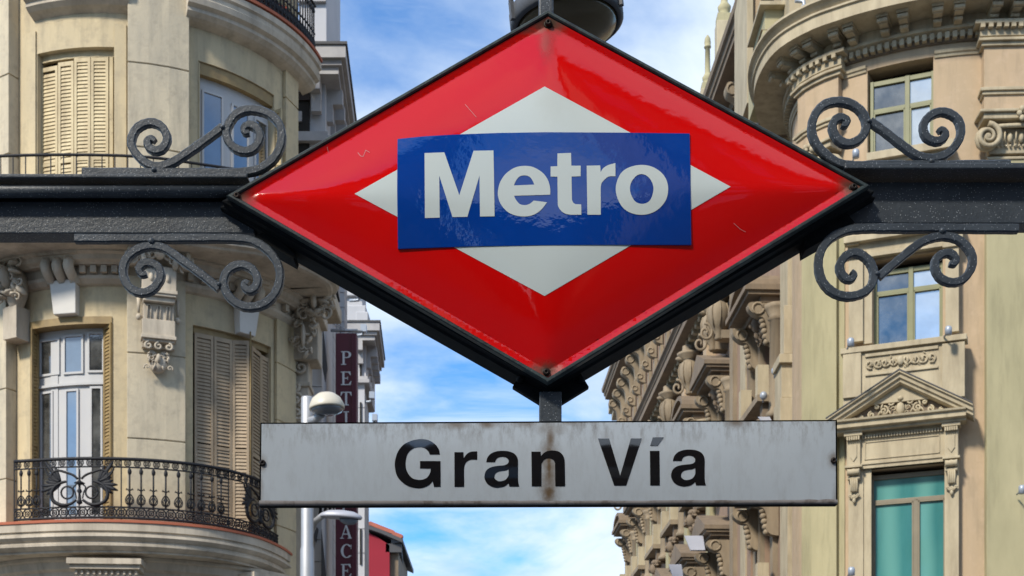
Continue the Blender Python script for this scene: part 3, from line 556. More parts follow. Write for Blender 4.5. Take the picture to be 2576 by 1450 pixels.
# ------------------------------------------------------------------ street lantern behind the sign
YL = 4.4; c = P(1424, 40, YL); kl = YL / F
lan = thing('street_lantern', (c.x, YL, 0), "dark grey round lantern with brown bowl behind the diamond's top tip", 'street lantern')
lan_tilt = Matrix.Translation(c) @ Matrix.Rotation(R(-6), 4, 'Y')
def tl(mb, prof, seg=40, tilt=True):
    rg = [[lan_tilt @ Vector((r * kl * math.cos(2 * math.pi * k / seg), r * kl * math.sin(2 * math.pi * k / seg), z * kl)) for k in range(seg)] for r, z in prof]; mb.rings(rg, True, True, True)
mb = MB(); tl(mb, [(132, 22), (143, 14), (143, -22), (133, -30), (126, -24), (126, 10)]); mb.build('collar', M['lamp_dark'], lan)
mb = MB(); tl(mb, [(30, 110), (60, 90), (98, 60), (118, 34), (124, 18)]); mb.build('hood', M['lamp_dark'], lan)
mb = MB(); tl(mb, [(129, -20), (122, -36), (100, -52), (65, -64), (25, -70), (2, -71)]); mb.build('bowl', M['bowl'], lan)
for a in (200, 335, 80):
    q = Vector((146 * kl * math.cos(R(a)), 146 * kl * math.sin(R(a)), 0)); mb = MB(); mb.box(-5 * kl, 5 * kl, -6 * kl, 6 * kl, -24 * kl, 20 * kl); mb.blob((0, 0, 22 * kl), 7 * kl, 7 * kl, 6 * kl)
    inst('clip', mb.mesh('clip', 'lamp_dark'), lan, lan_tilt @ Matrix.Translation(q) @ Matrix.Rotation(R(a), 4, 'Z'))
mb = MB(); mb.tube([(c.x, YL, c.z + 100 * kl), (c.x, YL, c.z + 260 * kl)], 0.03, 10); mb.build('hanger_rod', M['lamp_dark'], lan)
mb = MB(); mb.tube([(c.x, YL, c.z + 255 * kl), (c.x, YL - .3, c.z + 268 * kl), (P(1374, 0, 2.66).x, 2.72, P(1374, -190, 2.66).z)], 0.018, 8); mb.build('bracket_arm', M['lamp_dark'], lan)
# upright rising from the top of the diamond
mb = MB(); a = P(1356, 44, 2.63); b = P(1392, -210, 2.63); mb.box(a.x, b.x, 2.63, 2.675, a.z, b.z); mb.build('top_upright', M['gantry'], sign, bevel=.003)
# ------------------------------------------------------------------ corner building on the left
def arc(cx, cy, r, a0, a1, n=48): return [(cx + r * math.sin(R(a0 + (a1 - a0) * i / n)), cy - r * math.cos(R(a0 + (a1 - a0) * i / n))) for i in range(n + 1)]
TC = (-6.75, 26.3); TR = 2.96
LW = Path(arc(TC[0], TC[1], TR, -100, 88), smooth=False)
lb = thing('corner_building', (TC[0], TC[1], 0), 'cream corner house with rounded bay, curved balconies and louvred shutters at the left', 'building')
Z0, ZS1, ZH1, ZM, ZH2, ZT = 0.0, 6.60, 10.10, 11.45, 14.53, 15.2       # ground, lower balcony, lower heads, upper balcony, upper heads, top balcony
X = LW.sx
sL, sR = X(-60), X(742)
e_low = (X(77), X(282), X(485), X(682)); e_up = (X(94), X(287), X(499), X(690))
wall = MB()
def strip(s0, s1, z0, z1, d0=-0.35, d1=0.0): cbox(wall, LW, s0, s1, d0, d1, z0, z1)
strip(sL, sR, 0, ZS1 - 0.3)
for (a, b, c, d), z0, zh, z1 in ((e_low, ZS1 - 0.3, ZH1, 11.2), (e_up, 11.2, ZH2, 15.0)):
    strip(sL, a, z0, z1); strip(b, c, z0, z1); strip(d, sR, z0, z1); strip(a, b, zh, z1); strip(c, d, zh, z1)
strip(sL, sR, 15.0, 21)
wallo = wall.build('wall', M['cream'], lb)
# side wall turning into the side street
pe, ne = LW.at(sR); mb = MB(); q = [Vector((pe.x, pe.y)), Vector((pe.x - 4.5, pe.y + 9)), Vector((pe.x - 9, pe.y + 9)), Vector((pe.x - 4, pe.y + .3))]
mb.add([(p.x, p.y, z) for z in (0, 21) for p in q], [(0, 1, 5, 4), (1, 2, 6, 5), (2, 3, 7, 6), (3, 0, 4, 7), (4, 5, 6, 7)]); mb.build('side_wall', M['cream'], lb)
# flat render blocks with recessed joints on the piers and the end pilaster
def blocks(x0, x1, d, levels, mat, name='render_block'):
    s0, s1 = X(x0), X(x1)
    for i, (a, b) in enumerate(zip(levels, levels[1:])):
        mb = MB(); cbox(mb, LW, s0, s1, 0.0, d, a + 0.012, b - 0.012); mb.build(name, M[mat], lb, bevel=0.008)
    mb = MB(); cbox(mb, LW, s0 + 0.02, s1 - 0.02, 0.0, d - 0.02, levels[0], levels[-1]); mb.build('pier_core', M['sand_dark'] if False else M[mat], lb)
blocks(322, 462, 0.14, [6.6, 8.08, 9.48, 10.75], 'cream_pier'); blocks(324, 470, 0.16, [11.4, 12.85, 14.22, 15.6, 17, 18.4], 'cream_pier')
blocks(-60, 42, 0.22, [6.0, 7.5, 9.0, 10.75], 'cream_pier'); blocks(-60, 48, 0.22, [11.4, 12.88, 14.2, 15.6, 17, 18.4], 'cream_pier')
blocks(690, 738, 0.06, [6.0, 7.0, 7.9, 8.85, 9.85, 10.75], 'cream'); blocks(711, 742, 0.07, [11.4, 13.0, 14.6, 16.2, 17.6], 'cream')
# inner recess edges round the upper windows (raised infill panels)
for x0, x1 in ((58, 92), (289, 318)):
    mb = MB(); cbox(mb, LW, X(x0), X(x1), 0.0, 0.03, ZM, 14.9); mb.build('render_panel', M['cream'], lb)

def moulding(pa, s0, s1, prof, mat, par, name, seg=0.18):
    mb = MB(); sweep(mb, pa, s0, s1, prof, seg); return mb.build(name, M[mat], par)
# --- lower balcony
def plan_at(pts, z): return [(lambda Y: ((x - CX) / F * Y, Y))((z - EYE) * F / (YH - y)) for x, y in pts]
low_pts = plan_at([(-170, 1330), (-60, 1318), (0, 1315), (60, 1312), (140, 1308.5), (230, 1307), (320, 1308.5), (420, 1313.5), (520, 1323), (600, 1337), (660, 1353), (710, 1376), (738, 1398)], 6.60)
lx, ly = low_pts[-1]; low_pts += [(lx - 0.06, ly + 0.22), (lx - 0.22, ly + 0.5)]
LB = Path(low_pts)
bal = MB(); sweep(bal, LB, 0, LB.L, [(0.0, 6.555), (0.0, 6.43), (-0.03, 6.42), (-0.03, 6.385), (0.005, 6.375), (0.01, 6.335), (-0.04, 6.29), (-0.07, 6.275), (-0.07, 6.25), (-0.05, 6.24), (-0.055, 6.20), (-0.13, 6.15), (-0.16, 6.14), (-0.16, 6.11), (-0.75, 6.10), (-0.75, 6.555)], 0.12)
balo = bal.build('balcony_slab', M['stone'], lb)
mb = MB(); sweep(mb, LB, 0, LB.L, [(0.02, 6.557), (0.02, 6.60), (-0.02, 6.607), (-0.75, 6.607), (-0.75, 6.557)], 0.12); mb.build('tile_edge', M['terracotta'], balo)
mb = MB(); n = 40
mb.add([LB.P(LB.L * i / n, -0.7, z) for i in range(n + 1) for z in (6.12, 6.58)] + [(TC[0], TC[1], 6.12), (TC[0], TC[1], 6.58)], [(2 * i, 2 * (i + 1), 2 * n + 2) for i in range(n)] + [(2 * i + 3, 2 * i + 1, 2 * n + 3) for i in range(n)]); mb.build('soffit', M['stone'], balo)
# cornice under the soffit and a capital
moulding(LW, sL, X(738), [(0, 6.0), (0.34, 6.10), (0.34, 6.05), (0.28, 6.03), (0.26, 5.92), (0.18, 5.88), (0.17, 5.80), (0.10, 5.76), (0.09, 5.70), (0, 5.68)], 'stone', lb, 'lower_cornice')
def capital(pa, s, z, w_, name='capital'):
    mb = MB(); T = pa.frame(s, 0, z)
    def b(x0, x1, d0, d1, z0, z1, m=None): m = m or mb; t = MB(); t.box(x0, x1, -d1, -d0, z0, z1); m.add([T @ Vector(p) for p in t.v], t.f)
    b(-w_ * .62, w_ * .62, 0, 0.62, -0.09, 0); b(-w_ * .58, w_ * .58, 0, 0.57, -0.16, -0.09); b(-w_ * .5, w_ * .5, 0, 0.48, -0.26, -0.16); b(-w_ * .42, w_ * .42, 0, 0.42, -0.62, -0.28)
    o = mb.build(name, M['stone'], lb)
    m2 = MB()
    for k in range(11): b(-w_ * .5 + k * w_ * .1 - .005, -w_ * .5 + k * w_ * .1 + .03, 0.48, 0.515, -0.24, -0.18, m2)
    m2.build('dentil_row', M['stone'], o, kind='stuff')
    m3 = MB(); T2 = pa.frame(s, 0.42, z - 0.52)
    for sg in (-1, 1): m3.tube([T2 @ Vector(p) for p in spiral((sg * w_ * .3, -.03, 0), 0.13, 0.02, R(90), sg * 1.3, 20)], 0.028, 6)
    m3.blob(T2 @ Vector((0, -.05, .08)), .07, .05, .06); ornament(m3, T2 @ Matrix.Translation((0, 0, -.12)), w_ * .9, .3, .06, 5, 6); m3.build('volute', M['stone'], o)
capital(LW, X(272, 0.3), 6.02, 0.95)
capital(LW, X(655, 0.2), 5.98, 0.8)

# --- iron railings (built round their own path)
def baluster_mesh(h, fancy=True):
    mb = MB(); r = 0.0145
    mb.tube([(0, 0, 0), (0, 0, h)], r, 6)
    if fancy:
        mb.blob((0, 0, h - 0.07), 0.034, 0.024, 0.055, 7, 5)
        for sg in (-1, 1):
            mb.tube([(0, 0, h * .42), (sg * .03, 0, h * .44), (sg * .045, 0, h * .47), (sg * .052, 0, h * .43)], 0.011, 5)
            mb.tube(catmull([(0, 0, h * .06), (sg * .05, 0, h * .10), (sg * .062, 0, h * .2), (sg * .03, 0, h * .3), (0, 0, h * .33)], 4), 0.0115, 5)
            mb.tube([(sg * .02, 0, h * .08), (sg * .045, 0, h * .18), (sg * .01, 0, h * .27)], 0.010, 5)
        mb.blob((0, 0, h * .2), 0.022, 0.018, 0.06, 6, 5); mb.blob((0, 0, h * .03), 0.02, 0.016, 0.02, 6, 4)
    return mb.mesh('baluster', 'iron')
def ring_mesh(r, th, inner=True):
    mb = MB(); mb.tube([(r * math.cos(a), 0, r * math.sin(a)) for a in [2 * math.pi * i / 14 for i in range(15)]], th, 5)
    if inner:
        mb.tube([(r * .5 * math.cos(a), 0, r * .5 * math.sin(a)) for a in [2 * math.pi * i / 10 for i in range(11)]], th, 5)
        for a in (45, 135, 225, 315): mb.tube([(r * .5 * math.cos(R(a)), 0, r * .5 * math.sin(R(a))), (r * math.cos(R(a)), 0, r * math.sin(R(a)))], th * .8, 4)
        mb.blob((0, 0, 0), r * .25, .012, r * .25, 6, 4)
    return mb.mesh('ring', 'iron')
dR = -0.13
mb = MB(); s0, s1 = LB.sx(36, dR), LB.L - 0.05
def rail(pa, s0, s1, d, z, r, mb): n = int((s1 - s0) / 0.12) + 1; mb.tube([pa.P(s0 + (s1 - s0) * i / n, d, z) for i in range(n + 1)], r, 8)
rail(LB, s0, s1, dR, 7.60, 0.028, mb); railing = mb.build('railing', M['iron'], lb)
for z, r in ((7.47, 0.013), (6.83, 0.013), (6.66, 0.02)):
    mb = MB(); rail(LB, s0, s1, dR, z, r, mb); mb.build('rail_bar', M['iron'], railing)
bm = baluster_mesh(0.64); rm = ring_mesh(0.050, 0.009); rb = ring_mesh(0.074, 0.0115)
for x in (36, 305, 575, 735):
    s = LB.sx(x, dR); mb = MB(); mb.bar(LB.P(s, dR, 6.6), LB.P(s, dR, 7.6), .018, .018); mb.build('railing_post', M['iron'], railing)
px_bal = [53, 73, 92, 326, 355, 386, 417, 449, 480, 506, 533, 556]
for x in px_bal: inst('baluster', bm, railing, LB.frame(LB.sx(x, dR), dR, 6.83))
s = LB.sx(722, dR)
while s < s1 - 0.05: inst('baluster', bm, railing, LB.frame(s, dR, 6.83)); s += 0.13
s = s0 + 0.07; k = 0
while s < s1 - 0.03: inst('ring', rm, railing, LB.frame(s, dR, 7.535)); s += 0.155
s = s0 + 0.07
while s < s1 - 0.03: inst('ring', rb, railing, LB.frame(s, dR, 6.745)); s += 0.16
# winged panel: two rings, curling stems, fanned wings and a central finial
def griffin():
    mb = MB(); y = 0
    for sg in (-1, 1):
        T = lambda L: [Vector((sg * a, y, b)) for a, b in L]
        mb.tube([(sg * (.20 + .10 * math.cos(a)), 0, .22 + .10 * math.sin(a)) for a in [2 * math.pi * i / 20 for i in range(21)]], 0.016, 6)
        mb.tube(catmull(T([(.05, .10), (.16, .03), (.30, .02), (.42, .08), (.46, .2), (.40, .32), (.30, .38), (.22, .40)]), 5), [0.02 + 0.012 * math.sin(i / 35 * 3.1) for i in range(36)], 6)
        mb.tube(catmull(T([(.03, .44), (.10, .50), (.2, .54), (.33, .58), (.42, .56), (.46, .50), (.44, .44)]), 5), 0.02, 6)
        mb.tube(catmull(T([(.05, .35), (.1, .3), (.07, .22), (.05, .12)]), 5), 0.012, 5)
        for j in range(8):
            a = R(-35 + j * 15); p0 = Vector((sg * .30, 0, .36)); L = .30 + .06 * math.sin(j * 1.3) + (.1 if j == 6 else 0)
            p1 = p0 + Vector((sg * math.cos(a) * L, 0, math.sin(a) * L)); pm = (p0 + p1) / 2
            mb.blob(pm, L * .5, .014, .034, 6, 5, Matrix.Rotation(-a * sg if sg > 0 else a, 3, 'Y'))
        mb.tube(catmull(T([(.33, .4), (.46, .46), (.54, .56), (.56, .62)]), 5), [0.024 - 0.0008 * i for i in range(16)], 6)
        for j in range(4): mb.blob((sg * (.40 + .02 * j), 0, .52 - .05 * j), .05, .012, .018, 6, 4, Matrix.Rotation(sg * R(-30 + 30 * j), 3, 'Y'))
    mb.lathe([(.01, .02), (.05, .05), (.03, .1), (.02, .2), (.045, .24), (.02, .28), (.02, .34), (.09, .37), (.02, .41), (.012, .6)], (0, 0, 0), 8)
    return mb.mesh('winged_panel', 'iron')
gm = griffin()
for x in (200, 655): inst('winged_panel', gm, railing, LB.frame(LB.sx(x, dR), dR, 6.845) @ Matrix.Diagonal((1.0, 1.0, 0.98, 1)))

# --- middle balcony
mid_pts = plan_at([(-170, 598), (-60, 592), (60, 588), (180, 587), (300, 589), (400, 595), (503, 608), (600, 621), (674, 633), (760, 660), (811, 684), (838, 702), (850, 714)], 11.10)
mx_, my_ = mid_pts[-1]; mid_pts += [(mx_ - .02, my_ + .4), (mx_ - .2, my_ + .9), (mx_ - .6, my_ + 1.4)]
LMD = Path(mid_pts)
mb = MB(); sweep(mb, LMD, 0, LMD.L, [(-0.05, 11.45), (0.02, 11.44), (0.03, 11.38), (-0.03, 11.36), (-0.03, 11.30), (0.0, 11.28), (0.0, 11.21), (-0.05, 11.17), (-0.05, 11.13), (-0.12, 11.10), (-0.14, 11.07), (-0.20, 11.05), (-0.85, 11.05), (-0.85, 11.45)], 0.12); mido = mb.build('balcony_slab', M['stone'], lb)
mb = MB(); n = 40
mb.add([LMD.P(LMD.L * i / n, -0.8, z) for i in range(n + 1) for z in (11.06, 11.44)] + [(TC[0], TC[1], 11.06), (TC[0], TC[1], 11.44)], [(2 * i, 2 * (i + 1), 2 * n + 2) for i in range(n)] + [(2 * i + 3, 2 * i + 1, 2 * n + 3) for i in range(n)]); mb.build('soffit', M['stone'], mido)
moulding(LW, sL, sR, [(0, 11.07), (0.40, 11.07), (0.40, 11.02), (0.33, 11.0), (0.31, 10.93), (0.24, 10.90), (0.22, 10.88), (0.0, 10.88)], 'stone', lb, 'soffit_cornice')
moulding(LW, sL, sR, [(0, 10.88), (0.10, 10.88), (0.10, 10.74), (0.14, 10.73), (0.13, 10.68), (0.06, 10.62), (0, 10.60)], 'stone', lb, 'string_course')
for x in list(range(205, 325, 26)) + list(range(470, 730, 34)):
    s = X(x, .1); mb = MB(); cbox(mb, LW, s, s + 0.09, 0.08, 0.2, 10.76, 10.87); mb.build('small_block', M['stone'], lb)
mb = MB(); s0m, s1m = LMD.sx(-60, -.13), LMD.L - .1
rail(LMD, s0m, s1m, -0.13, 12.40, 0.024, mb); rail2 = mb.build('railing', M['iron'], lb)
mb = MB(); rail(LMD, s0m, s1m, -0.13, 11.6, 0.012, mb); mb.build('rail_bar', M['iron'], rail2)
pb = MB(); pb.bar((0, 0, 0), (0, 0, .92), .016, .016); pbm = pb.mesh('baluster', 'iron'); s = s0m
while s < s1m: inst('baluster', pbm, rail2, LMD.frame(s, -.13, 11.48)); s += 0.205

# --- top balcony
LTP = Path(arc(TC[0], TC[1], TR + 0.32, -60, 84), smooth=False)
TPF = [(0.0, 15.62), (0.04, 15.60), (0.04, 15.50), (0.0, 15.47), (0.0, 15.40), (0.02, 15.38), (0.0, 15.29), (-0.07, 15.25), (-0.07, 15.19), (-0.14, 15.13), (-0.20, 15.10), (-0.32, 15.06), (-0.32, 15.62)]
mb = MB(); sweep(mb, LTP, LTP.sx(474), LTP.L - .1, TPF, 0.12); top = mb.build('balcony_slab', M['stone'], lb)
mb = MB(); sweep(mb, LTP, LTP.sx(474), LTP.L - .1, [(0.06, 15.63), (0.06, 15.68), (-0.3, 15.68), (-0.3, 15.63)], 0.12); mb.build('tile_edge', M['terracotta'], top)
mb = MB(); sweep(mb, LTP, LTP.sx(51), LTP.sx(322), [(d - 0.05 if d > -.3 else d, z + 0.02) for d, z in TPF], 0.12); mb.build('balcony_slab', M['stone'], lb)
mb = MB(); a, b = LTP.sx(480), LTP.L - .2; rail(LTP, a, b, -.05, 16.6, 0.024, mb); rail3 = mb.build('railing', M['iron'], lb)
mb = MB(); rail(LTP, a, b, -.05, 15.78, 0.012, mb); mb.build('rail_bar', M['iron'], rail3)
bt = baluster_mesh(0.85); s = a
while s < b: inst('baluster', bt, rail3, LTP.frame(s, -.05, 15.70)); s += 0.10
rnd = random.Random(9)
for s_ in [a + (b - a) * t for t in (0.3, 0.42, 0.55, 0.67, 0.78)]:
    T = LTP.frame(s_, -.3, 15.7); mb = MB(); mb.lathe([(.09, 0), (.13, .22)], (0, 0, 0), 10); o = inst('flower_pot', mb.mesh('flower_pot', 'terracotta'), None, T); tag(o, 'terracotta pot on the top balcony, %s from the left' % ('first', 'second', 'third', 'fourth', 'fifth')[[.3, .42, .55, .67, .78].index(round((s_ - a) / (b - a), 2))], 'flower pot', 'flower pots on the top balcony')
    f = MB(); g = MB()
    for k in range(70):
        p = Vector((rnd.gauss(0, .13), rnd.gauss(0, .1), .25 + abs(rnd.gauss(.15, .13)))); q = Euler((rnd.uniform(0, 6), rnd.uniform(0, 6), 0)).to_matrix(); t = g if rnd.random() < .3 else f
        t.add([p + q @ Vector(v) for v in ((-.03, 0, 0), (0, .02, 0), (.035, 0, 0), (0, -.02, .01))], [(0, 1, 2, 3)])
    for t, mn, nm in ((f, 'foliage', 'leaves'), (g, 'flower', 'blossoms')): c_ = inst(nm, t.mesh(nm, mn), o, Matrix.Identity(4)); c_.matrix_parent_inverse = Matrix.Identity(4); c_['kind'] = 'stuff'

# --- windows of the corner building
def louvre_leaf(pa_or_T, w_, h_, mat, name='shutter_leaf', pitch=0.058, tilt=16, gap_dark='interior'):
    """one shutter leaf, local frame: x right, z up from its bottom left corner, front towards -y; returns (leaf mesh, slat mesh, slat heights)"""
    mb = MB(); st = 0.045
    mb.box(0, st, -.018, .018, 0, h_); mb.box(w_ - st, w_, -.018, .018, 0, h_); mb.box(st, w_ - st, -.018, .018, 0, .07); mb.box(st, w_ - st, -.018, .018, h_ - .07, h_); mb.box(st, w_ - st, -.018, .018, h_ * .42, h_ * .42 + .05)
    sl = MB(); t = MB(); t.box(st - .004, w_ - st + .004, -.005, .005, -.031, .031); rt = Matrix.Rotation(R(-tilt), 3, 'X'); sl.add([rt @ Vector(v) for v in t.v], t.f)
    zs_ = []; z = .10
    while z < h_ - .09:
        if not (h_ * .42 < z < h_ * .42 + .05): zs_.append(z)
        z += pitch
    return mb.mesh(name, mat), sl.mesh('slat', mat), zs_
def place_leaf(T, w_, h_, mat, parent, tilt=16, pitch=0.058):
    a, b, zs_ = louvre_leaf(None, w_, h_, mat, tilt=tilt, pitch=pitch); leaf = inst('shutter_leaf', a, parent, T)
    for z in zs_:
        o = bpy.data.objects.new('slat', b); link(o, leaf, None); WM[o.name] = T; o.matrix_parent_inverse = Matrix.Identity(4); o.location = (0, 0, z)
def leaf_between(pa, x0, x1, z0, h_, d0, d1, mat, parent, tilt=16, pitch=0.058):
    a = pa.P(pa.sx(x0, d0), d0, z0); b = pa.P(pa.sx(x1, d1), d1, z0); t = (b - a); L = t.length; t.normalize(); n = Vector((-t.y, t.x, 0))
    T = Matrix(((t.x, n.x, 0, a.x), (t.y, n.y, 0, a.y), (0, 0, 1, z0), (0, 0, 0, 1))); place_leaf(T, L - 0.006, h_, mat, parent, tilt, pitch)
def reveal(x0, x1, z0, z1, mat='cream', back='interior', dd=-0.36):
    mb = MB(); cbox(mb, LW, X(x0) - .2, X(x1) + .2, dd - .06, dd - .02, z0 - .1, z1 + .1); mb.build('room_darkness', M[back], lb)
# upper left: four closed leaves
reveal(94, 287, 11.45, 14.5)
for x0, x1, tp in ((104, 147, 14.34), (147.5, 187, 14.38), (187.5, 229, 14.42), (229.5, 274, 14.42)):
    leaf_between(LW, x0, x1, 11.5, tp - 11.5, -0.12, -0.12, 'khaki', lb, pitch=.062)
mb = MB(); cbox(mb, LW, X(94, -.1), X(287, -.1), -.16, -.1, 14.42, 14.53); cbox(mb, LW, X(95, -.1), X(103, -.1), -.16, -.1, 11.5, 14.42); cbox(mb, LW, X(275, -.1), X(284, -.1), -.16, -.1, 11.5, 14.42); mb.build('shutter_frame', M['khaki'], lb, kind=None)
# lower right: three closed leaves and a fourth standing open
reveal(485, 682, 6.6, 10.1)
for x0, x1, dd in ((489, 537, (-.05, -.05)), (538, 584, (-.05, -.02)), (585, 628, (-.02, .16))):
    leaf_between(LW, x0, x1, 6.72, 3.27, dd[0], dd[1], 'khaki_dark', lb, tilt=18, pitch=.060)
leaf_between(LW, 632, 655, 6.70, 3.22, .16, -.02, 'khaki_dark', lb, tilt=18, pitch=.060); leaf_between(LW, 655, 676, 6.70, 3.20, -.02, -.06, 'khaki_dark', lb, tilt=18, pitch=.060)
mb = MB(); s = X(630, .17); mb.tube([LW.P(s, .17, 6.7), LW.P(s, .17, 10.15)], .012, 6); mb.build('shutter_bolt_rod', M['ochre'], lb)
mb = MB(); cbox(mb, LW, X(485, -.1), X(682, -.1), -.16, -.06, 10.0, 10.1); mb.build('window_lintel_lining', M['ochre'], lb)
# french windows
def french(x0, x1, z0, z1, panes, mat_g, d=-0.16, bars=(), door=True):
    """panes: list of (x0, x1, ztop, zbot, glass)"""
    mb = MB(); cbox(mb, LW, X(x0, d), X(x1, d), d - .05, d, z0, z1); fr_ = mb.build('window_frame', M['white_paint'], lb)
    for (a, b, zb, zt, g) in panes:
        sa, sb = X(a, d), X(b, d)
        m_ = MB()
        for (u0, u1, v0, v1) in ((sa - .035, sa, zb - .035, zt + .035), (sb, sb + .035, zb - .035, zt + .035)): cbox(m_, LW, u0, u1, d - .02, d + .028, v0, v1)
        for (v0, v1) in ((zb - .035, zb), (zt, zt + .035)): cbox(m_, LW, sa, sb, d - .02, d + .028, v0, v1)
        m_.build('sash', M['white_paint'], fr_)
        m_ = MB(); cbox(m_, LW, sa, sb, d, d + .006, zb, zt); m_.build('pane', M[g], fr_)
    return fr_
# upper right window: three tall panes, ochre lining, an open leaf at each side
f2 = french(502, 684, 11.5, 14.33, [(512, 556, 11.75, 14.1, 'glass_pale'), (586, 622, 11.75, 14.05, 'glass_pale'), (642, 668, 11.75, 14.0, 'glass_dark')], None, d=-.14)
mb = MB(); cbox(mb, LW, X(499, -.02), X(690, -.02), -.16, -.03, 14.33, 14.52); mb.build('window_lintel_lining', M['ochre'], lb)
mb = MB(); cbox(mb, LW, X(499, 0), X(502, 0) , -.14, .015, 11.5, 14.5); mb.build('folded_shutter', M['khaki'], lb)
leaf_between(LW, 679, 709, 11.5, 2.78, -.14, .14, 'khaki', lb)
# lower left window
ZTR = 8.98
f3 = french(97, 262, 6.65, 9.98, [(105, 147, 9.28, 9.82, 'glass_dark'), (165, 206, 9.27, 9.85, 'glass_pale'), (226, 258, 9.28, 9.88, 'glass_dark'), (107, 131, 6.9, 8.95, 'glass_dark'), (169, 194, 6.9, 8.95, 'glass_pale'), (232, 254, 6.9, 8.98, 'glass_dark')], None, d=-.2)
mb = MB(); cbox(mb, LW, X(128, -.19), X(146, -.19), -.2, -.188, 6.9, 9.8); mb.build('net_curtain', M['white_paint'], f3)
mb = MB(); cbox(mb, LW, X(97, -.16), X(262, -.16), -.2, -.15, 9.04, 9.08); mb.build('transom', M['white_paint'], f3)
mb = MB(); cbox(mb, LW, X(77, 0), X(282, 0), -.2, .02, 9.98, 10.10); mb.build('window_lintel_lining', M['ochre'], lb)
leaf_between(LW, 78, 97, 6.65, 3.35, .03, -.16, 'ochre', lb); leaf_between(LW, 262, 281, 6.65, 3.35, -.16, .03, 'ochre', lb)
reveal(77, 282, 6.6, 10.1, dd=-.3)
# --- keystones, consoles
def keystone(x0t, x1t, x0b, x1b, zt, zb, d=.12):
    mb = MB(); a0, a1, b0, b1 = X(x0t, d), X(x1t, d), X(x0b, d), X(x1b, d)
    vs = [LW.P(a0, 0, zt), LW.P(a0, d + .04, zt), LW.P(a1, d + .04, zt), LW.P(a1, 0, zt), LW.P(b0, 0, zb), LW.P(b0, d, zb), LW.P(b1, d, zb), LW.P(b1, 0, zb)]
    mb.add(vs, [(0, 1, 2, 3), (7, 6, 5, 4), (1, 5, 6, 2), (0, 4, 5, 1), (2, 6, 7, 3)]); mb.build('keystone', M['keystone'], lb, bevel=.01)
keystone(127, 192, 134, 190, 10.66, 10.12, .14); keystone(600, 650, 604, 643, 10.58, 10.10, .16)
def console(pa, s, z, w_, h_, d, par, mat='keystone', name='console', rolls=3, top_pad=True):
    """fluted scroll console: a stack of half-round ribs with a slab on top"""
    T = pa.frame(s, 0, z)
    mb = MB()
    for k in range(rolls):
        cx = (k + .5) / rolls * w_ - w_ / 2; pts = [(cx, -d * .25 - d * .75 * math.sin(math.pi * min(1, t * 1.15)) * (1 - .45 * t), -t * h_) for t in [i / 8 for i in range(9)]]
        mb.tube([T @ Vector(p) for p in pts], w_ / rolls * .46, 6, up=(1, .1, 0))
    o = mb.build(name, M[mat], par)
    if top_pad: m2 = MB(); t = MB(); t.box(-w_ * .62, w_ * .62, -d * 1.0, 0, 0, h_ * .16); m2.add([T @ Vector(v) for v in t.v], t.f); m2.build('console_slab', M['stone'], o)
    return o
console(LW, X(152, .2), 11.0, .60, .40, .38, lb, 'stone'); console(LW, X(622, .2), 10.95, .56, .38, .38, lb, 'stone')
# big bracket on the centre pier
def local_parts(T, parent, items):
    for nm, mat, boxes in items:
        mb = MB()
        for b in boxes:
            t = MB(); t.box(b[0], b[1], -b[3], -b[2], b[4], b[5]); mb.add([T @ Vector(v) for v in t.v], t.f)
        mb.build(nm, M[mat], parent, bevel=.008)
T = LW.frame(X(398, .2), .14, 0)
core = MB(); t = MB(); t.box(-.26, .26, -.10, 0, 9.55, 10.95); core.add([T @ Vector(v) for v in t.v], t.f); bro = core.build('pier_bracket', M['stone'], lb)
local_parts(T, bro, [('bracket_block', 'stone', [(-.27, .27, 0, .34, 10.42, 10.80)]), ('bracket_moulding', 'stone', [(-.29, .29, 0, .37, 10.36, 10.42), (-.27, .27, 0, .35, 10.32, 10.36), (-.25, .25, 0, .30, 10.24, 10.32)]),
    ('bracket_body', 'stone', [(-.24, .24, 0, .20, 9.98, 10.24), (-.26, .26, 0, .22, 9.72, 9.98)]), ('bracket_foot', 'stone', [(-.28, .28, 0, .25, 9.66, 9.72), (-.25, .25, 0, .21, 9.62, 9.66)])])
mb = MB()
for cx in (-.15, 0, .15):
    mb = MB(); mb.tube([T @ Vector((cx + .028, -.215, 9.99))] + [T @ Vector((cx + .028 * math.cos(a), -.215, 10.18 + .028 * math.sin(a))) for a in [math.pi * i / 6 for i in range(7)]] + [T @ Vector((cx - .028, -.215, 9.99))], .012, 6); mb.build('flute', M['stone'], bro)
for cx in (-.13, 0, .13): mb = MB(); mb.blob(T @ Vector((cx, -.35, 10.62)), .035, .02, .07); mb.build('flute', M['stone'], bro)
for sg in (-1, 1):
    mb = MB(); mb.tube([T @ Vector((sg * .31, -.1, z)) for z in (10.35, 10.1)], [.035, .02], 8); mb.blob(T @ Vector((sg * .31, -.1, 10.03)), .05, .05, .055); mb.build('pendant', M['stone'], bro)
mb = MB()
for cx in (-.16, 0, .16): mb.tube([T @ Vector(p) for p in spiral((cx, -.2, 9.55), .065, .015, R(90), 1.2 if cx <= 0 else -1.2, 14)], .02, 6)
ornament(mb, T @ Matrix.Translation((0, -.08, 9.36)), .42, .34, .12, 11, 9); mb.blob(T @ Vector((0, -.08, 9.3)), .16, .1, .16); mb.build('leaf_corbel', M['stone'], bro)
mb = MB(); ornament(mb, T @ Matrix.Translation((0, -.28, 10.98)), .95, .42, .2, 21, 16); mb.build('carved_leaves', M['stone'], bro)
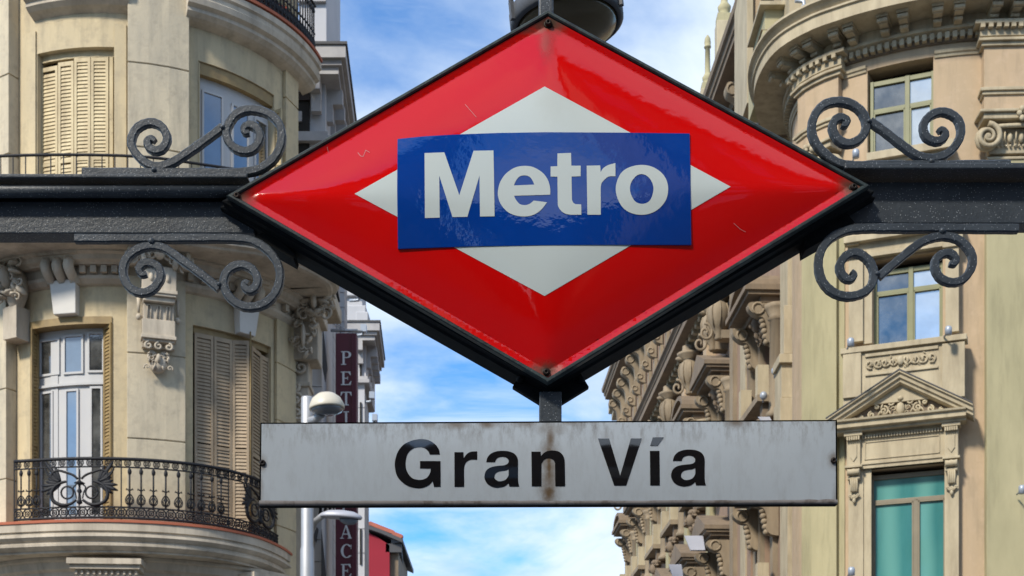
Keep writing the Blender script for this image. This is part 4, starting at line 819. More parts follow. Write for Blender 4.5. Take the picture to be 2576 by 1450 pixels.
# carved bracket at the left edge and at the right end of the middle balcony
T = LW.frame(X(18, .4), .25, 10.72); mb = MB(); ornament(mb, T, .5, .75, .25, 33, 16); mb.blob(T @ Vector((0, .05, -.1)), .2, .2, .4); lo_ = mb.build('carved_leaves', M['stone'], lb)
mb = MB(); t = MB(); t.box(-.2, .1, -.05, .25, -.95, -.42); mb.add([T @ Vector(v) for v in t.v], t.f); mb.build('bracket_block', M['stone'], lb)
def at_px(x, y, Y, z0=0): q = P(x, y, Y); return Matrix.Translation(q)
T = at_px(790, 765, 25.2); kk = 25.2 / F
mb = MB(); ornament(mb, T @ Matrix.Translation((0.02, 0, 0)), .60, .62, .25, 41, 22); mb.blob(T @ Vector((0, .1, 0)), .22, .2, .26); eb = mb.build('carved_console', M['stone'], lb)
mb = MB(); ornament(mb, at_px(765, 850, 25.25), .46, .85, .18, 45, 26, mirror=False); mb.build('carved_leaves', M['stone'], eb)
def pxb(mb, x0, x1, yt, yb, Y0, Y1): a = P(x0, yb, Y0); b = P(x1, yt, Y0); mb.box(a.x, b.x, Y0, Y1, a.z, b.z)
mb = MB(); pxb(mb, 736, 800, 790, 905, 25.35, 25.9); pxb(mb, 740, 812, 772, 800, 25.2, 25.9); mb.build('end_pier', M['stone'], lb, bevel=.02)
mb = MB(); pxb(mb, 735, 776, 905, 1003, 25.5, 26.0); pxb(mb, 733, 780, 960, 972, 25.45, 26); mb.build('end_pier', M['stone'], lb, bevel=.02)
for k, (x, y, r, tr) in enumerate(((743, 1005, .13, 1.4), (741, 975, .09, -1.2), (748, 1040, .14, -1.5), (756, 925, .12, 1.4))): mb = MB(); mb.tube(spiral(P(x, y, 25.45), r, .02, R(40 * k), tr, 20), .032, 6); mb.build('volute', M['stone'], lb)
mb = MB(); pxb(mb, 733, 765, 1003, 1500, 25.6, 26.4); mb.build('end_pier', M['stone'], lb, bevel=.02)
mb = MB(); pxb(mb, 560, 838, 716, 752, 25.7, 27.0); mb.build('beam_end', M['stone'], lb, bevel=.03)
# ------------------------------------------------------------------ ornate building on the right: round tower, then a long street front
rb_ = thing('ornate_building', (9.0, 36.0, 0), 'salmon and olive building with round corner tower, heavy cornice and pediment windows at the right', 'building')
far = [(5.60, 70.0), (5.88, 64.0), (6.20, 57.0), (6.50, 50.0), (6.76, 44.0), (7.00, 38.5), (7.12, 35.6)]
tw = [(6.95, 34.4), (6.60, 33.4), (6.42, 32.4), (6.52, 31.4)] + [(10.3 - 5.3 * math.sin(R(a)), 34.9 - 5.3 * math.cos(R(a))) for a in (40, 35, 30, 24, 18, 12, 6, 0)] + [(11.6, 29.56), (13.2, 29.6), (15.5, 29.7)]
RW = Path(far + tw)
def s_atY(y):       # along the street front
    lo, hi = 0.0, RW.L
    for _ in range(40):
        m = (lo + hi) / 2
        if RW.P(m, 0, 0).y > y: lo = m
        else: hi = m
    return lo
s_t = s_atY(34.8)                                   # where the tower begins
rx = lambda x, d=0.0: RW.sx(x, d, s_t, RW.L + .5)
sTl = s_atY(33.6)
# tower wall with openings
mb = MB()
def rstrip(a, b, z0, z1, d0=-.5, d1=0.0): cbox(mb, RW, a, b, d0, d1, z0, z1)
o1 = (rx(2182), rx(2348)); o2 = (rx(2196), rx(2372)); o3 = (rx(2186), rx(2380))
zA = (15.75, 17.90); zB = (11.85, 13.80); zC = (6.9, 9.36)
cur = 5.0
for (a, b), (z0, z1) in ((o3, zC), (o2, zB), (o1, zA)):
    rstrip(s_t - .6, a, cur, z1); rstrip(b, RW.L, cur, z1); rstrip(a, b, cur, z0); cur = z1
rstrip(s_t - .6, RW.L, cur, 18.3); rstrip(s_t - .6, RW.L, 0, 5.0)
rw_ = mb.build('tower_wall', M['pink'], rb_)
# street front wall with window openings
BAY = 4.45; YB = [38.6, 44.6, 49.0, 53.4, 57.8, 62.2, 66.5]; ROWS = ((8.0, 10.4), (13.2, 15.4))
mb = MB(); segs = []
cb_ = lambda a, b, z0, z1, d0=-.5, d1=0.0: cbox(mb, RW, a, b, d0, d1, z0, z1, 1.0)
prev = 0.0
for y in sorted(YB, reverse=True):
    c = s_atY(y); a, b = c - .62, c + .62; cb_(prev, a, 0, 18.4)
    cur = 0
    for z0, z1 in ROWS: cb_(a, b, cur, z0); cur = z1
    cb_(a, b, cur, 18.4); prev = b
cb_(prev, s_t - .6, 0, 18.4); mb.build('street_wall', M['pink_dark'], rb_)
for y in YB:
    c = s_atY(y)
    for z0, z1 in ROWS:
        mb = MB(); cbox(mb, RW, c - .64, c + .64, -.34, -.28, z0, z1); f = mb.build('window_frame', M['olive_frame'], rb_)
        mb = MB(); cbox(mb, RW, c - .5, c - .04, -.30, -.26, z0 + .1, z1 - .1); cbox(mb, RW, c + .04, c + .5, -.30, -.26, z0 + .1, z1 - .1); mb.build('pane', M['glass_dark'], f)

# main cornice all along
CP = [(0, 18.25), (.10, 18.25), (.10, 18.30), (.22, 18.34), (.22, 18.40), (.16, 18.42), (.16, 18.62), (.95, 18.66), (.95, 18.90), (1.0, 18.92), (1.0, 18.96), (.93, 18.99), (1.02, 19.08), (1.10, 19.12), (1.10, 19.17), (0.0, 19.25)]
mb = MB(); sweep(mb, RW, s_t + .3, RW.L, [(d * .92 if d > .5 else d, z) for d, z in CP], .12); cor = mb.build('cornice', M['sand'], rb_)
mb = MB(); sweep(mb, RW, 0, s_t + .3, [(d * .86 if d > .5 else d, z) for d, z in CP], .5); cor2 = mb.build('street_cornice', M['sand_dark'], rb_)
# architrave band of the tower
mb = MB()
for a, b in ((s_t + .5, o1[0] - .02), (o1[1] + .02, RW.L)): sweep(mb, RW, a, b, [(0, 17.86), (.03, 17.86), (.04, 17.91), (.07, 17.93), (.08, 17.99), (0, 18.01)], .15)
mb.build('architrave_band', M['sand'], rb_)
# dentils and modillions
dm = MB(); dm.box(-.045, .045, -.16, 0, 0, .13); dme = dm.mesh('dentil', 'sand')
s = rx(1990); k = 0
while s < RW.L - 3.2:
    inst('dentil', dme, rb_, RW.frame(s, .02, 18.17)); s += .148
mb = MB(); sweep(mb, RW, s_t + .3, RW.L, [(0, 18.13), (.05, 18.14), (.05, 18.16), (.06, 18.30), (0, 18.30)], .15); mb.build('dentil_bed', M['sand_dark'], cor)
def modillion():
    mb = MB(); mb.box(-.17, .17, -.52, 0, .02, .08); mb.box(-.12, .12, -.44, 0, -.10, .02); mb.box(-.11, .11, -.22, 0, -.19, -.10)
    mb.tube([(-.15, -.46, -.035), (-.10, -.46, -.035), (-.05, -.46, -.035), (0, -.46, -.035), (.05, -.46, -.035), (.10, -.46, -.035), (.15, -.46, -.035)], [.055, .046, .056, .046, .056, .046, .055], 10)
    mb.tube([(-.12, -.22, -.15), (.12, -.22, -.15)], .04, 8)
    return mb.mesh('modillion', 'sand')
mme = modillion()
for x in (1918, 1943, 1966, 2001, 2033, 2097, 2134, 2220, 2271, 2359, 2414, 2509, 2562):
    s = RW.sx(x, .60, s_t, RW.L); inst('modillion', mme, cor, RW.frame(s, .16, 18.575) @ Matrix.Diagonal((.72, .98, .95, 1)))
s = 1.0
while s < s_t - .5:
    inst('modillion', mme, cor2, RW.frame(s, .12, 18.585) @ Matrix.Diagonal((1.0, .8, 1.3, 1))); s += .62
# attic storeys
mb = MB(); cbox(mb, RW, s_t + .2, RW.L, -3, -.25, 19.2, 25, .3); mb.build('tower_attic', M['sand'], rb_)
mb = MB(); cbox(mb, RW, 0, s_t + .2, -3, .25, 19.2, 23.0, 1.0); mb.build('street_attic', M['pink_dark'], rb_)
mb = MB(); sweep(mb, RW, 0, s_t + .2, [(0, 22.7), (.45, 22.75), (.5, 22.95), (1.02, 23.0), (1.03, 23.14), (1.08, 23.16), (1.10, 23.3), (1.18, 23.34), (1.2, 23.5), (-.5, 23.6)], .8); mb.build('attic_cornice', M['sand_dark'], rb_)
mb = MB(); a = RW.P(0, .75, 22.9); mb.box(a.x, a.x + 2.5, a.y - .2, a.y + 1.6, 22.75, 23.3); mb.box(a.x + .15, a.x + 2.5, a.y, a.y + 1.5, 22.4, 22.75); mb.build('cornice_end_block', M['sand'], rb_)
def vol():         # tall S-shaped bracket
    mb = MB(); prof = [(-.05, 0), (-.62, .05), (-.66, -.25), (-.35, -.5), (-.28, -1.0), (-.40, -1.35), (-.32, -1.6), (-.05, -1.7)]; pr = catmull([(a, b) for a, b in prof], 5)
    mb.add([(sx_, p[0], p[1]) for sx_ in (-.17, .17) for p in pr], [(i, i + 1, len(pr) + i + 1, len(pr) + i) for i in range(len(pr) - 1)] + [tuple(range(len(pr) - 1, -1, -1)), tuple(range(len(pr), 2 * len(pr)))])
    for z, y, r in ((-.15, -.5, .16), (-1.42, -.3, .11)):
        for sx_ in (-.18, .18): mb.tube([(sx_, y + r * math.cos(a), z + r * math.sin(a)) for a in [2 * math.pi * i / 10 for i in range(11)]], .035, 5)
    return mb.mesh('scroll_bracket', 'sand_mid')
vme = vol(); pil = MB(); pil.box(-.22, .22, -.12, 0, 0, 1.6); pme = pil.mesh('attic_pilaster', 'sand_mid')
s = .8
while s < s_t:
    inst('scroll_bracket', vme, rb_, RW.frame(s, .25, 22.65)); inst('attic_pilaster', pme, rb_, RW.frame(s, .27, 19.3)); s += 1.62
# obelisk pinnacles along the roof edge
pin = MB(); pin.box(-.34, .34, -.34, .34, 0, .5); pin.lathe([(.30, .5), (.18, .62), (.26, .85), (.30, 1.1), (.2, 1.3), (.17, 1.36), (.15, 1.5), (.13, 3.4), (.19, 3.44), (.19, 3.54), (.15, 3.58), (.18, 3.8), (.15, 4.15), (.05, 4.4), (.01, 4.45)], (0, 0, 0), 14)
pnm = pin.mesh('roof_pinnacle', 'olive')
for x, y, Y, k in ((1780, 88, 46.5, .42), (1822, -112, 42.0, .46)):
    q = P(x, y, Y); inst('roof_pinnacle', pnm, rb_, Matrix.Translation((q.x, q.y, q.z - 4.45 * k)) @ Matrix.Diagonal((k * 1.45, k * 1.45, k, 1)))
    mb = MB(); mb.box(q.x - .25, q.x + .25, q.y - .25, q.y + .25, q.z - 4.45 * k - 2.5, q.z - 4.45 * k); mb.build('pinnacle_pedestal', M['sand'], rb_, bevel=.02)

# tower attic piers seen above the cornice
def px_plane(x0, x1, yt, yb, Y, dep, mat, name, par=rb_, bev=.01): a = P(x0, yb, Y); b = P(x1, yt, Y); mb = MB(); mb.box(a.x, b.x, Y, Y + dep, a.z, b.z); return mb.build(name, M[mat], par, bevel=bev)
ap = px_plane(1924, 1987, 12, 150, 33.0, 1.5, 'olive', 'attic_pier'); px_plane(1912, 1990, 2, 12, 32.8, 1.8, 'sand', 'attic_pier_cap'); px_plane(1915, 1989, 74, 76, 32.9, 1.6, 'sand_dark', 'attic_pier_joint')
px_plane(1919, 2000, 76, 200, 32.7, 2, 'olive', 'attic_pier')
px_plane(1986, 2190, -200, 140, 32.3, 1.0, 'sand', 'attic_wall'); px_plane(2063, 2090, 6, 120, 31.9, .5, 'sand', 'attic_pier'); px_plane(2058, 2095, 1, 6, 31.8, .7, 'sand_dark', 'attic_pier_cap')
px_plane(1879, 1895, -120, 260, 35.6, 2, 'sand', 'attic_corner'); px_plane(1895, 1915, -120, 260, 35.7, 2, 'pink', 'attic_corner')
mb = MB(); mb.tube([P(2000, 2, 31.8), P(2022, 4, 31.8), P(2024, 20, 31.7)], .05, 6); mb.blob(P(2022, 28, 31.7), .10, .1, .14); fl = mb.build('floodlight', M['spot']); tag(fl, 'grey floodlight on a bent arm above the big curved cornice', 'floodlight', 'facade floodlights')

# big pilasters of the tower: olive shafts with ionic capitals
def pilaster(x0, x1, d, name='pilaster', cap=True, zt=15.55, mat='olive'):
    s0, s1 = rx(x0, d), rx(x1, d)
    mb = MB(); cbox(mb, RW, s0, s1, 0, d, 6.75, zt); p = mb.build(name, M[mat], rb_, bevel=.01)
    sm_, w_ = (s0 + s1) / 2, abs(s1 - s0)
    mb = MB()
    for z0, z1, e in ((6.3, 6.62, .16), (6.62, 6.70, .11), (6.70, 6.77, .05)): cbox(mb, RW, s0 - e, s1 + e, 0, d + e, z0, z1)
    mb.build('pilaster_base', M['sand'], p, bevel=.02)
    if cap:
        T = RW.frame(sm_, d, 0); mb = MB()
        t = MB()
        t.box(-w_ * .5, w_ * .5, -.03, d, zt, zt + .06); t.box(-w_ * .48, w_ * .48, -.02, d, zt + .12, zt + .62)
        t.box(-w_ * .66, w_ * .66, -.30, d, zt + .86, zt + .92); t.box(-w_ * .60, w_ * .60, -.24, d, zt + .74, zt + .86)
        mb.add([T @ Vector(v) for v in t.v], t.f); c_ = mb.build('capital', M['sand'], p, bevel=.015)
        for sg in (-1, 1):
            mb = MB(); pts = spiral((sg * w_ * .52, -.20, zt + .40), .26, .03, R(90), sg * 1.9, 34); mb.tube([T @ v for v in pts], [.06 - .001 * i for i in range(35)], 7, up=(0, 1, .1)); mb.blob(T @ Vector((sg * w_ * .52, -.18, zt + .40)), .08, .05, .08)
            mb.blob(T @ Vector((sg * w_ * .52, -.05, zt + .40)), .25, .14, .26, 12, 6); mb.build('volute', M['sand'], c_)
        mb = MB()
        for i in range(5): u = (i - 2) * w_ * .17; mb.blob(T @ Vector((u, -.06, zt + .42)), .055, .07, .11, 8, 5); mb.tube([T @ Vector((u + w_ * .085, -.08, zt + .3)), T @ Vector((u + w_ * .085, -.12, zt + .52))], .018, 5)
        for i in range(14): mb.blob(T @ Vector(((i - 6.5) * w_ * .065, -.06, zt + .26)), .028, .03, .028, 5, 4)
        mb.tube([T @ Vector((u, -.12 - .06 * (1 - (u / w_ / .5) ** 2), zt + .62)) for u in [w_ * (-.5 + i / 10) for i in range(11)]], .05, 6); mb.build('egg_and_dart', M['sand'], c_)
        mb = MB()
        for i in range(6): a = i * math.pi / 3; mb.blob(T @ Vector((.11 * math.cos(a), -.32, zt + .80 + .11 * math.sin(a))), .065, .04, .065, 7, 4)
        mb.blob(T @ Vector((0, -.37, zt + .80)), .045, .04, .045); mb.build('rosette', M['sand'], c_)
    # entablature blocks breaking forward over the pilaster
    mb = MB(); cbox(mb, RW, s0 - .06, s1 + .06, 0, d + .06, zt + .92, 18.06); mb.build('frieze_block', M['pink'], rb_, bevel=.01)
    for (z0, z1, q) in ((17.86, 17.94, .12), (17.94, 18.0, .18), (16.86, 16.93, .10), (16.93, 17.0, .14), (18.04, 18.25, .15), (18.25, 18.33, .26)): mb = MB(); cbox(mb, RW, s0 - q, s1 + q, 0, d + q, z0, z1); mb.build('frieze_moulding', M['sand'], rb_, bevel=.01)
    n = int((s1 - s0 + .3) / .148)
    for i in range(n): inst('dentil', dme, rb_, RW.frame(s0 - .12 + i * .148, d + .10, 18.17))
pilaster(2016, 2104, .16); pilaster(2482, 2650, .2)
# side strips between
mb = MB(); cbox(mb, RW, rx(2106), rx(2126), 0, .03, 6.3, 15.5); mb.build('flat_strip', M['olive'], rb_)

# --- straight frames for the three windows of the tower
def plane_at(x, d=0.0):
    s = rx(x); p, n = RW.at(s); t = Vector((-n.y, n.x)); o = p + n * d
    return Path([(o.x - t.x * 6, o.y - t.y * 6), (o.x + t.x * 6, o.y + t.y * 6)], smooth=False)
WP = plane_at(2285, .02)
def pb_(x0, x1, yt, yb, d0, d1, mat, name, par=rb_, bev=.008, pa=None):
    mb = MB(); pbox(mb, pa or WP, x0, x1, yt, yb, d0, d1); return mb.build(name, M[mat], par, bevel=bev)
def casement(x0, x1, z0, z1, zt, xm, frame, gl, gr, gt=None, d=-.22, thick=.07):
    sa, sb, sm_ = WP.sx(x0, d), WP.sx(x1, d), WP.sx(xm, d); mb = MB()
    for a, b, c, e in ((sa, sb, z1 - thick * 1.4, z1), (sa, sb, z0, z0 + thick), (sa, sa + thick, z0, z1), (sb - thick, sb, z0, z1), (sm_ - thick * .7, sm_ + thick * .7, z0, z1 if gt is None else zt), (sa, sb, zt - thick * .55, zt + thick * .55)):
        cbox(mb, WP, a, b, d - .06, d + (.05 if c == z0 and e == z1 else .03), c, e)
    f = mb.build('window_frame', M[frame], rb_, bevel=.006)
    for a, b, c, e, g in ((sa + thick, sm_ - thick * .7, z0 + thick, zt - thick * .55, gl), (sm_ + thick * .7, sb - thick, z0 + thick, zt - thick * .55, gr)):
        m_ = MB(); cbox(m_, WP, a, b, d - .03, d - .02, c, e); m_.build('pane', M[g], f)
        m_ = MB()
        for (p, q, r_, t_) in ((a, b, e - .03, e), (a, b, c, c + .03), (a, a + .03, c, e), (b - .03, b, c, e)): cbox(m_, WP, p, q, d - .025, d + .035, r_, t_)
        m_.build('sash', M[frame], f)
    tops = [(sa + thick, sb - thick, gt)] if gt else [(sa + thick, sm_ - thick * .7, gl), (sm_ + thick * .7, sb - thick, gr)]
    for a, b, g in tops:
        m_ = MB(); cbox(m_, WP, a, b, d - .03, d - .02, zt + thick * .55, z1 - thick * 1.4); m_.build('pane', M[g], f)
    m_ = MB(); cbox(m_, WP, sa - .5, sb + .5, d - .5, d - .4, z0 - .5, z1 + .5); m_.build('room_darkness', M['interior'], rb_)
casement(2190, 2352, 15.7, 17.68, 17.05, 2283, 'olive_frame', 'glass_dark', 'glass_mirror')
casement(2198, 2376, 11.9, 13.62, 13.15, 2292, 'olive_frame', 'glass_dark', 'glass_mirror')
casement(2190, 2386, 6.3, 9.27, 8.70, 2304, 'brown_frame', 'glass_teal', 'glass_teal', gt='glass_teal')
# top window sill and floodlight
pb_(2180, 2400, 366, 386, 0, .30, 'sand', 'window_sill'); pb_(2195, 2385, 386, 400, 0, .2, 'sand', 'sill_moulding')
def tower_light(x, y, n, words):
    q = P(x, y, 29.0); mb = MB(); mb.lathe([(.03, -.09), (.07, -.085), (.072, .05), (.05, .085), (.01, .09)], q, 12); mb.tube([q, q + Vector((.0, .3, -.03))], .02, 5); o = mb.build('floodlight', M['spot']); tag(o, words, 'floodlight', 'facade floodlights')
tower_light(2153, 387, 0, 'small round floodlight beside the sill of the topmost tower window')
tower_light(2140, 862, 1, 'small round floodlight at the left end of the carved balcony parapet')
tower_light(2386, 832, 2, 'small round floodlight at the right end of the carved balcony parapet')
tower_light(2142, 1438, 3, 'small round floodlight near the olive pilaster base, bottom of view')
tower_light(2571, 1232, 4, 'small round floodlight above the right pilaster base at the frame edge')
# middle window surround
pb_(2135, 2171, 645, 860, 0, .12, 'sand', 'surround_pier'); pb_(2172, 2194, 640, 865, 0, .05, 'sand', 'surround_reveal'); pb_(2378, 2412, 620, 835, 0, .12, 'sand', 'surround_pier')
pb_(2128, 2178, 632, 648, 0, .17, 'sand', 'pier_cap'); pb_(2371, 2418, 604, 620, 0, .17, 'sand', 'pier_cap')
pb_(2132, 2416, 590, 625, 0, .10, 'sand', 'lintel'); pb_(2122, 2424, 574, 590, 0, .26, 'sand', 'lintel_hood'); pb_(2172, 2374, 623, 634, 0, .13, 'sand', 'lintel_moulding')
pb_(2128, 2160, 590, 616, .1, .2, 'sand', 'lintel_bracket'); pb_(2392, 2422, 575, 602, .1, .2, 'sand', 'lintel_bracket')
# carved parapet
par_ = pb_(2121, 2425, 872, 1010, 0, .30, 'sand', 'parapet'); pb_(2114, 2432, 858, 872, 0, .38, 'sand', 'parapet_coping'); pb_(2120, 2166, 880, 1000, .3, .36, 'sand', 'parapet_pier'); pb_(2370, 2427, 862, 1000, .3, .36, 'sand', 'parapet_pier')
pb_(2176, 2360, 880, 888, .3, .34, 'sand', 'panel_edge'); pb_(2176, 2360, 930, 936, .3, .34, 'sand', 'panel_edge')
zc = WP.z(2266, 909, .3); sc = WP.sx(2266, .3); mb = MB()
for k in range(-4, 5):
    if k: mb.tube([WP.frame(sc + k * .155, .32, zc) @ v for v in spiral((0, 0, 0), .10, .015, R(90 + 40 * k), 1.2 * (1 if k > 0 else -1), 14)], .024, 5)
    ornament(mb, WP.frame(sc + k * .15, .31, zc), .2, .28, .05, 60 + k, 3, mirror=False)
mb.blob(WP.P(sc, .34, zc), .08, .04, .1); mb.build('carved_frieze', M['sand'], par_)
# pediment
PD = .55
def pz(x, y, d=PD): return WP.z(x, y, d)
sl_, sr_, sa_ = WP.sx(2077, PD), WP.sx(2447, PD), WP.sx(2262, PD)
zb = pz(2262, 1064); zt_ = pz(2262, 931); ze = zb + .22
mb = MB(); sweep(mb, WP, sl_ + .14, sr_ - .14, [(0, zb - .02), (PD - .22, zb - .02), (PD - .22, zb + .03), (PD - .12, zb + .05), (PD - .12, zb + .15), (PD - .06, zb + .17), (PD - .05, zb + .21), (0, zb + .22)], 9); ped = mb.build('pediment_cornice', M['sand'], rb_)
def rake(sA, zA_, sB, zB_):
    prof = [(0, 0), (PD, 0), (PD, -.035), (PD - .05, -.055), (PD - .06, -.13), (PD - .11, -.15), (PD - .12, -.21), (PD - .2, -.24), (0, -.24)]
    mb = MB(); rg = []
    for s_, z_ in ((sA, zA_), (sB, zB_)): rg.append([WP.P(s_, d, z_ + h) for d, h in prof])
    mb.rings(rg, True, True, False); return mb.build('raking_cornice', M['sand'], ped)
rake(sl_, ze + .02, sa_, zt_); rake(sa_, zt_, sr_, ze + .02)
mb = MB()
for s_a, s_b in ((sl_, sa_), (sr_, sa_)):
    mb.add([WP.P(s_a, PD + .015, ze + .022), WP.P(s_a, -.02, ze + .022), WP.P(s_b, -.02, zt_ + .002), WP.P(s_b, PD + .015, zt_ + .002), WP.P(s_a, PD + .015, ze + .045), WP.P(s_a, -.02, ze + .045), WP.P(s_b, -.02, zt_ + .027), WP.P(s_b, PD + .015, zt_ + .027)], [(0, 1, 2, 3), (7, 6, 5, 4), (0, 3, 7, 4), (0, 4, 5, 1)])
mb.build('lead_flashing', M['slate'], ped)
mb = MB(); mb.add([WP.P(a, d, z) for d in (.22, 0) for a, z in ((sl_ + .3, ze), (sr_ - .3, ze), (sa_, zt_ - .15))], [(0, 1, 2), (5, 4, 3), (0, 3, 4, 1), (1, 4, 5, 2), (2, 5, 3, 0)]); mb.build('tympanum', M['sand_dark'], ped)
mb = MB(); zc = zb + .36
for sg in (-1, 1):
    for (u, v, r, t_) in ((.34, 0, .10, 1.5), (.60, -.06, .075, -1.4), (.82, -.1, .05, 1.2), (.2, .16, .08, 1.3), (.48, .1, .05, -1.2), (.97, -.115, .035, 1)): mb.tube([WP.frame(sa_ + sg * u, .27, zc + v) @ q for q in spiral((0, 0, 0), r, .012, R(90), sg * t_, 16)], .024, 6)
ornament(mb, WP.frame(sa_, .26, zc + .0), .9, .22, .05, 77, 10); mb.blob(WP.P(sa_, .3, zc + .0), .10, .06, .14); mb.blob(WP.P(sa_, .3, zc + .22), .07, .05, .05); t = MB(); mb.build('carved_shield', M['sand'], ped)
# frieze below: dentils, blocks, consoles, lintel panel
sdl, sdr = WP.sx(2168, .14), WP.sx(2372, .14); zd = zb - .16
for i in range(28):
    s_ = sdl + (sdr - sdl) * (i + .5) / 28; inst('dentil', dme, ped, WP.frame(s_, .14, zd) @ Matrix.Diagonal((.36, .4, .6, 1)))
mb = MB(); cbox(mb, WP, sdl - .05, sdr + .05, 0, .14, zb - .78, zb - .02); lp = mb.build('lintel_panel', M['sand'], rb_)
mb = MB()
for a, b, c, e in ((sdl + .06, sdr - .06, zb - .24, zb - .22), (sdl + .06, sdr - .06, zb - .60, zb - .58), (sdl + .06, sdl + .08, zb - .60, zb - .22), (sdr - .08, sdr - .06, zb - .60, zb - .22)): cbox(mb, WP, a, b, .14, .16, c, e)
mb.build('panel_edge', M['sand'], lp)
mb = MB(); sweep(mb, WP, sdl - .04, sdr + .04, [(0, zb - .78), (.10, zb - .78), (.12, zb - .72), (.17, zb - .70), (.17, zb - .66), (.14, zb - .65), (0, zb - .65)], 9); mb.build('lintel_moulding', M['sand'], lp)
for xa, xb in ((2130, 2164), (2376, 2410)):
    s0_, s1_ = WP.sx(xa, .22), WP.sx(xb, .22); sm_ = (s0_ + s1_) / 2; w_ = s1_ - s0_
    mb = MB(); cbox(mb, WP, s0_, s1_, 0, .22, zb - .72, zb - .02); cbox(mb, WP, s0_ - .04, s1_ + .04, 0, .26, zb - .76, zb - .71); cbox(mb, WP, s0_ - .05, s1_ + .05, 0, .30, zb - .10, zb - .02); fb = mb.build('frieze_block', M['sand'], rb_, bevel=.006)
    for i in range(6): inst('dentil', dme, fb, WP.frame(s0_ + w_ * (i + .5) / 6, .24, zb - .19) @ Matrix.Diagonal((.36, .4, .6, 1)))
    mb = MB(); T = WP.frame(sm_, .225, zb - .45); mb.add([T @ Vector(v) for v in ((-.07, 0, .18), (.07, 0, .18), (.07, 0, -.08), (0, 0, -.18), (-.07, 0, -.08), (-.07, -.02, .18), (.07, -.02, .18), (.07, -.02, -.08), (0, -.02, -.18), (-.07, -.02, -.08))], [(5, 9, 8, 7, 6), (0, 1, 6, 5), (1, 2, 7, 6), (2, 3, 8, 7), (3, 4, 9, 8), (4, 0, 5, 9)]); mb.build('pointed_tablet', M['sand'], fb)
    T = WP.frame(sm_, .05, zb - .78); mb = MB()
    for j, (yy, zz, r) in enumerate(((-.16, -.07, .075), (-.10, -.19, .045))):
        mb.tube([T @ Vector((u, yy, zz)) for u in (-w_ * .45, -w_ * .2, 0, w_ * .2, w_ * .45)], [r, r * .85, r, r * .85, r], 10)
    for u in (-.06, -.02, .02, .06): mb.tube([T @ Vector(p) for p in ((u, -.13, -.2), (u, -.07, -.34), (u * .9, -.10, -.47))], .024, 5)
    for j in range(5): mb.tube([T @ Vector(q) for q in spiral(((j - 2) * .04, -.09, -.56 - .03 * (j % 2)), .035, .01, R(90 * j), 1.1 * (-1) ** j, 8)], .018, 5)
    mb.blob(T @ Vector((0, -.08, -.66)), .04, .04, .06); mb.build('scroll_console', M['sand'], fb)
pb_(2134, 2172, 1150, 1500, 0, .08, 'sand', 'surround_pier'); pb_(2173, 2192, 1150, 1500, 0, .05, 'sand', 'surround_reveal'); pb_(2376, 2412, 1130, 1500, 0, .08, 'sand', 'surround_pier')
# balustrade ledge at the bottom right
sb0, sb1 = rx(2225, .5), RW.L
mb = MB(); cbox(mb, RW, rx(2262, .45), sb1, .0, .45, 5.4, 6.42); mb.build('ledge', M['sand'], rb_)

# --- street front details
def cbm(s0, s1, d0, d1, z0, z1, mat, name, par=rb_): mb = MB(); cbox(mb, RW, s0, s1, d0, d1, z0, z1, 2.0); return mb.build(name, M[mat], par)
def hood_mesh():
    """window hood, local: x along the wall, front towards -y; cornice slab with gable and consoles"""
    mb = MB()
    for w_, d0, z0, z1 in ((1.35, .95, .30, .42), (1.30, .88, .22, .30), (1.22, .72, .12, .22), (1.12, .40, 0, .12)): mb.box(-w_, w_, -d0, 0, z0, z1)
    mb.add([(-1.35, -.95, .42), (1.35, -.95, .42), (0, -.95, 1.0), (-1.35, 0, .42), (1.35, 0, .42), (0, 0, 1.0)], [(0, 1, 2), (0, 2, 5, 3), (2, 1, 4, 5)])
    return mb.mesh('window_hood', 'sand_dark')
def arched_hood():
    mb = MB()
    for w_, d0, z0, z1 in ((1.35, .95, .26, .40), (1.28, .86, .16, .26), (1.15, .5, 0, .16)): mb.box(-w_, w_, -d0, 0, z0, z1)
    pts = [(1.30 * math.cos(a), .40 + .55 * math.sin(a)) for a in [math.pi * i / 10 for i in range(11)]]
    mb.rings([[(x, y, z) for y in (-.90, 0) for z in (zz, zz)][:2] for x, zz in pts] if False else [[(x, -.9, z), (x, 0, z), (x * .86, 0, z - .12 if z > .5 else z), (x * .86, -.9, z - .12 if z > .5 else z)] for x, z in pts], True, True, False)
    return mb.mesh('window_hood', 'sand_dark')
def side_console():
    mb = MB(); prof = catmull([(0, 0), (-.72, 0), (-.80, -.16), (-.62, -.34), (-.40, -.42), (-.30, -.70), (-.34, -.92), (-.22, -1.08), (0, -1.12)], 5)
    n = len(prof); mb.add([(x, p[0], p[1]) for x in (-.13, .13) for p in prof], [(i, i + 1, n + i + 1, n + i) for i in range(n - 1)] + [tuple(range(n - 1, -1, -1)), tuple(range(n, 2 * n))])
    for x in (-.14, .14):
        mb.tube([(x, -.55 + .15 * math.cos(a), -.17 + .15 * math.sin(a)) for a in [2 * math.pi * i / 10 for i in range(11)]], .035, 5)
    for k in range(5): mb.blob((0, -.42 + .03 * k, -.45 - .14 * k), .12, .10, .09, 6, 4)
    return mb.mesh('hood_console', 'sand_mid')
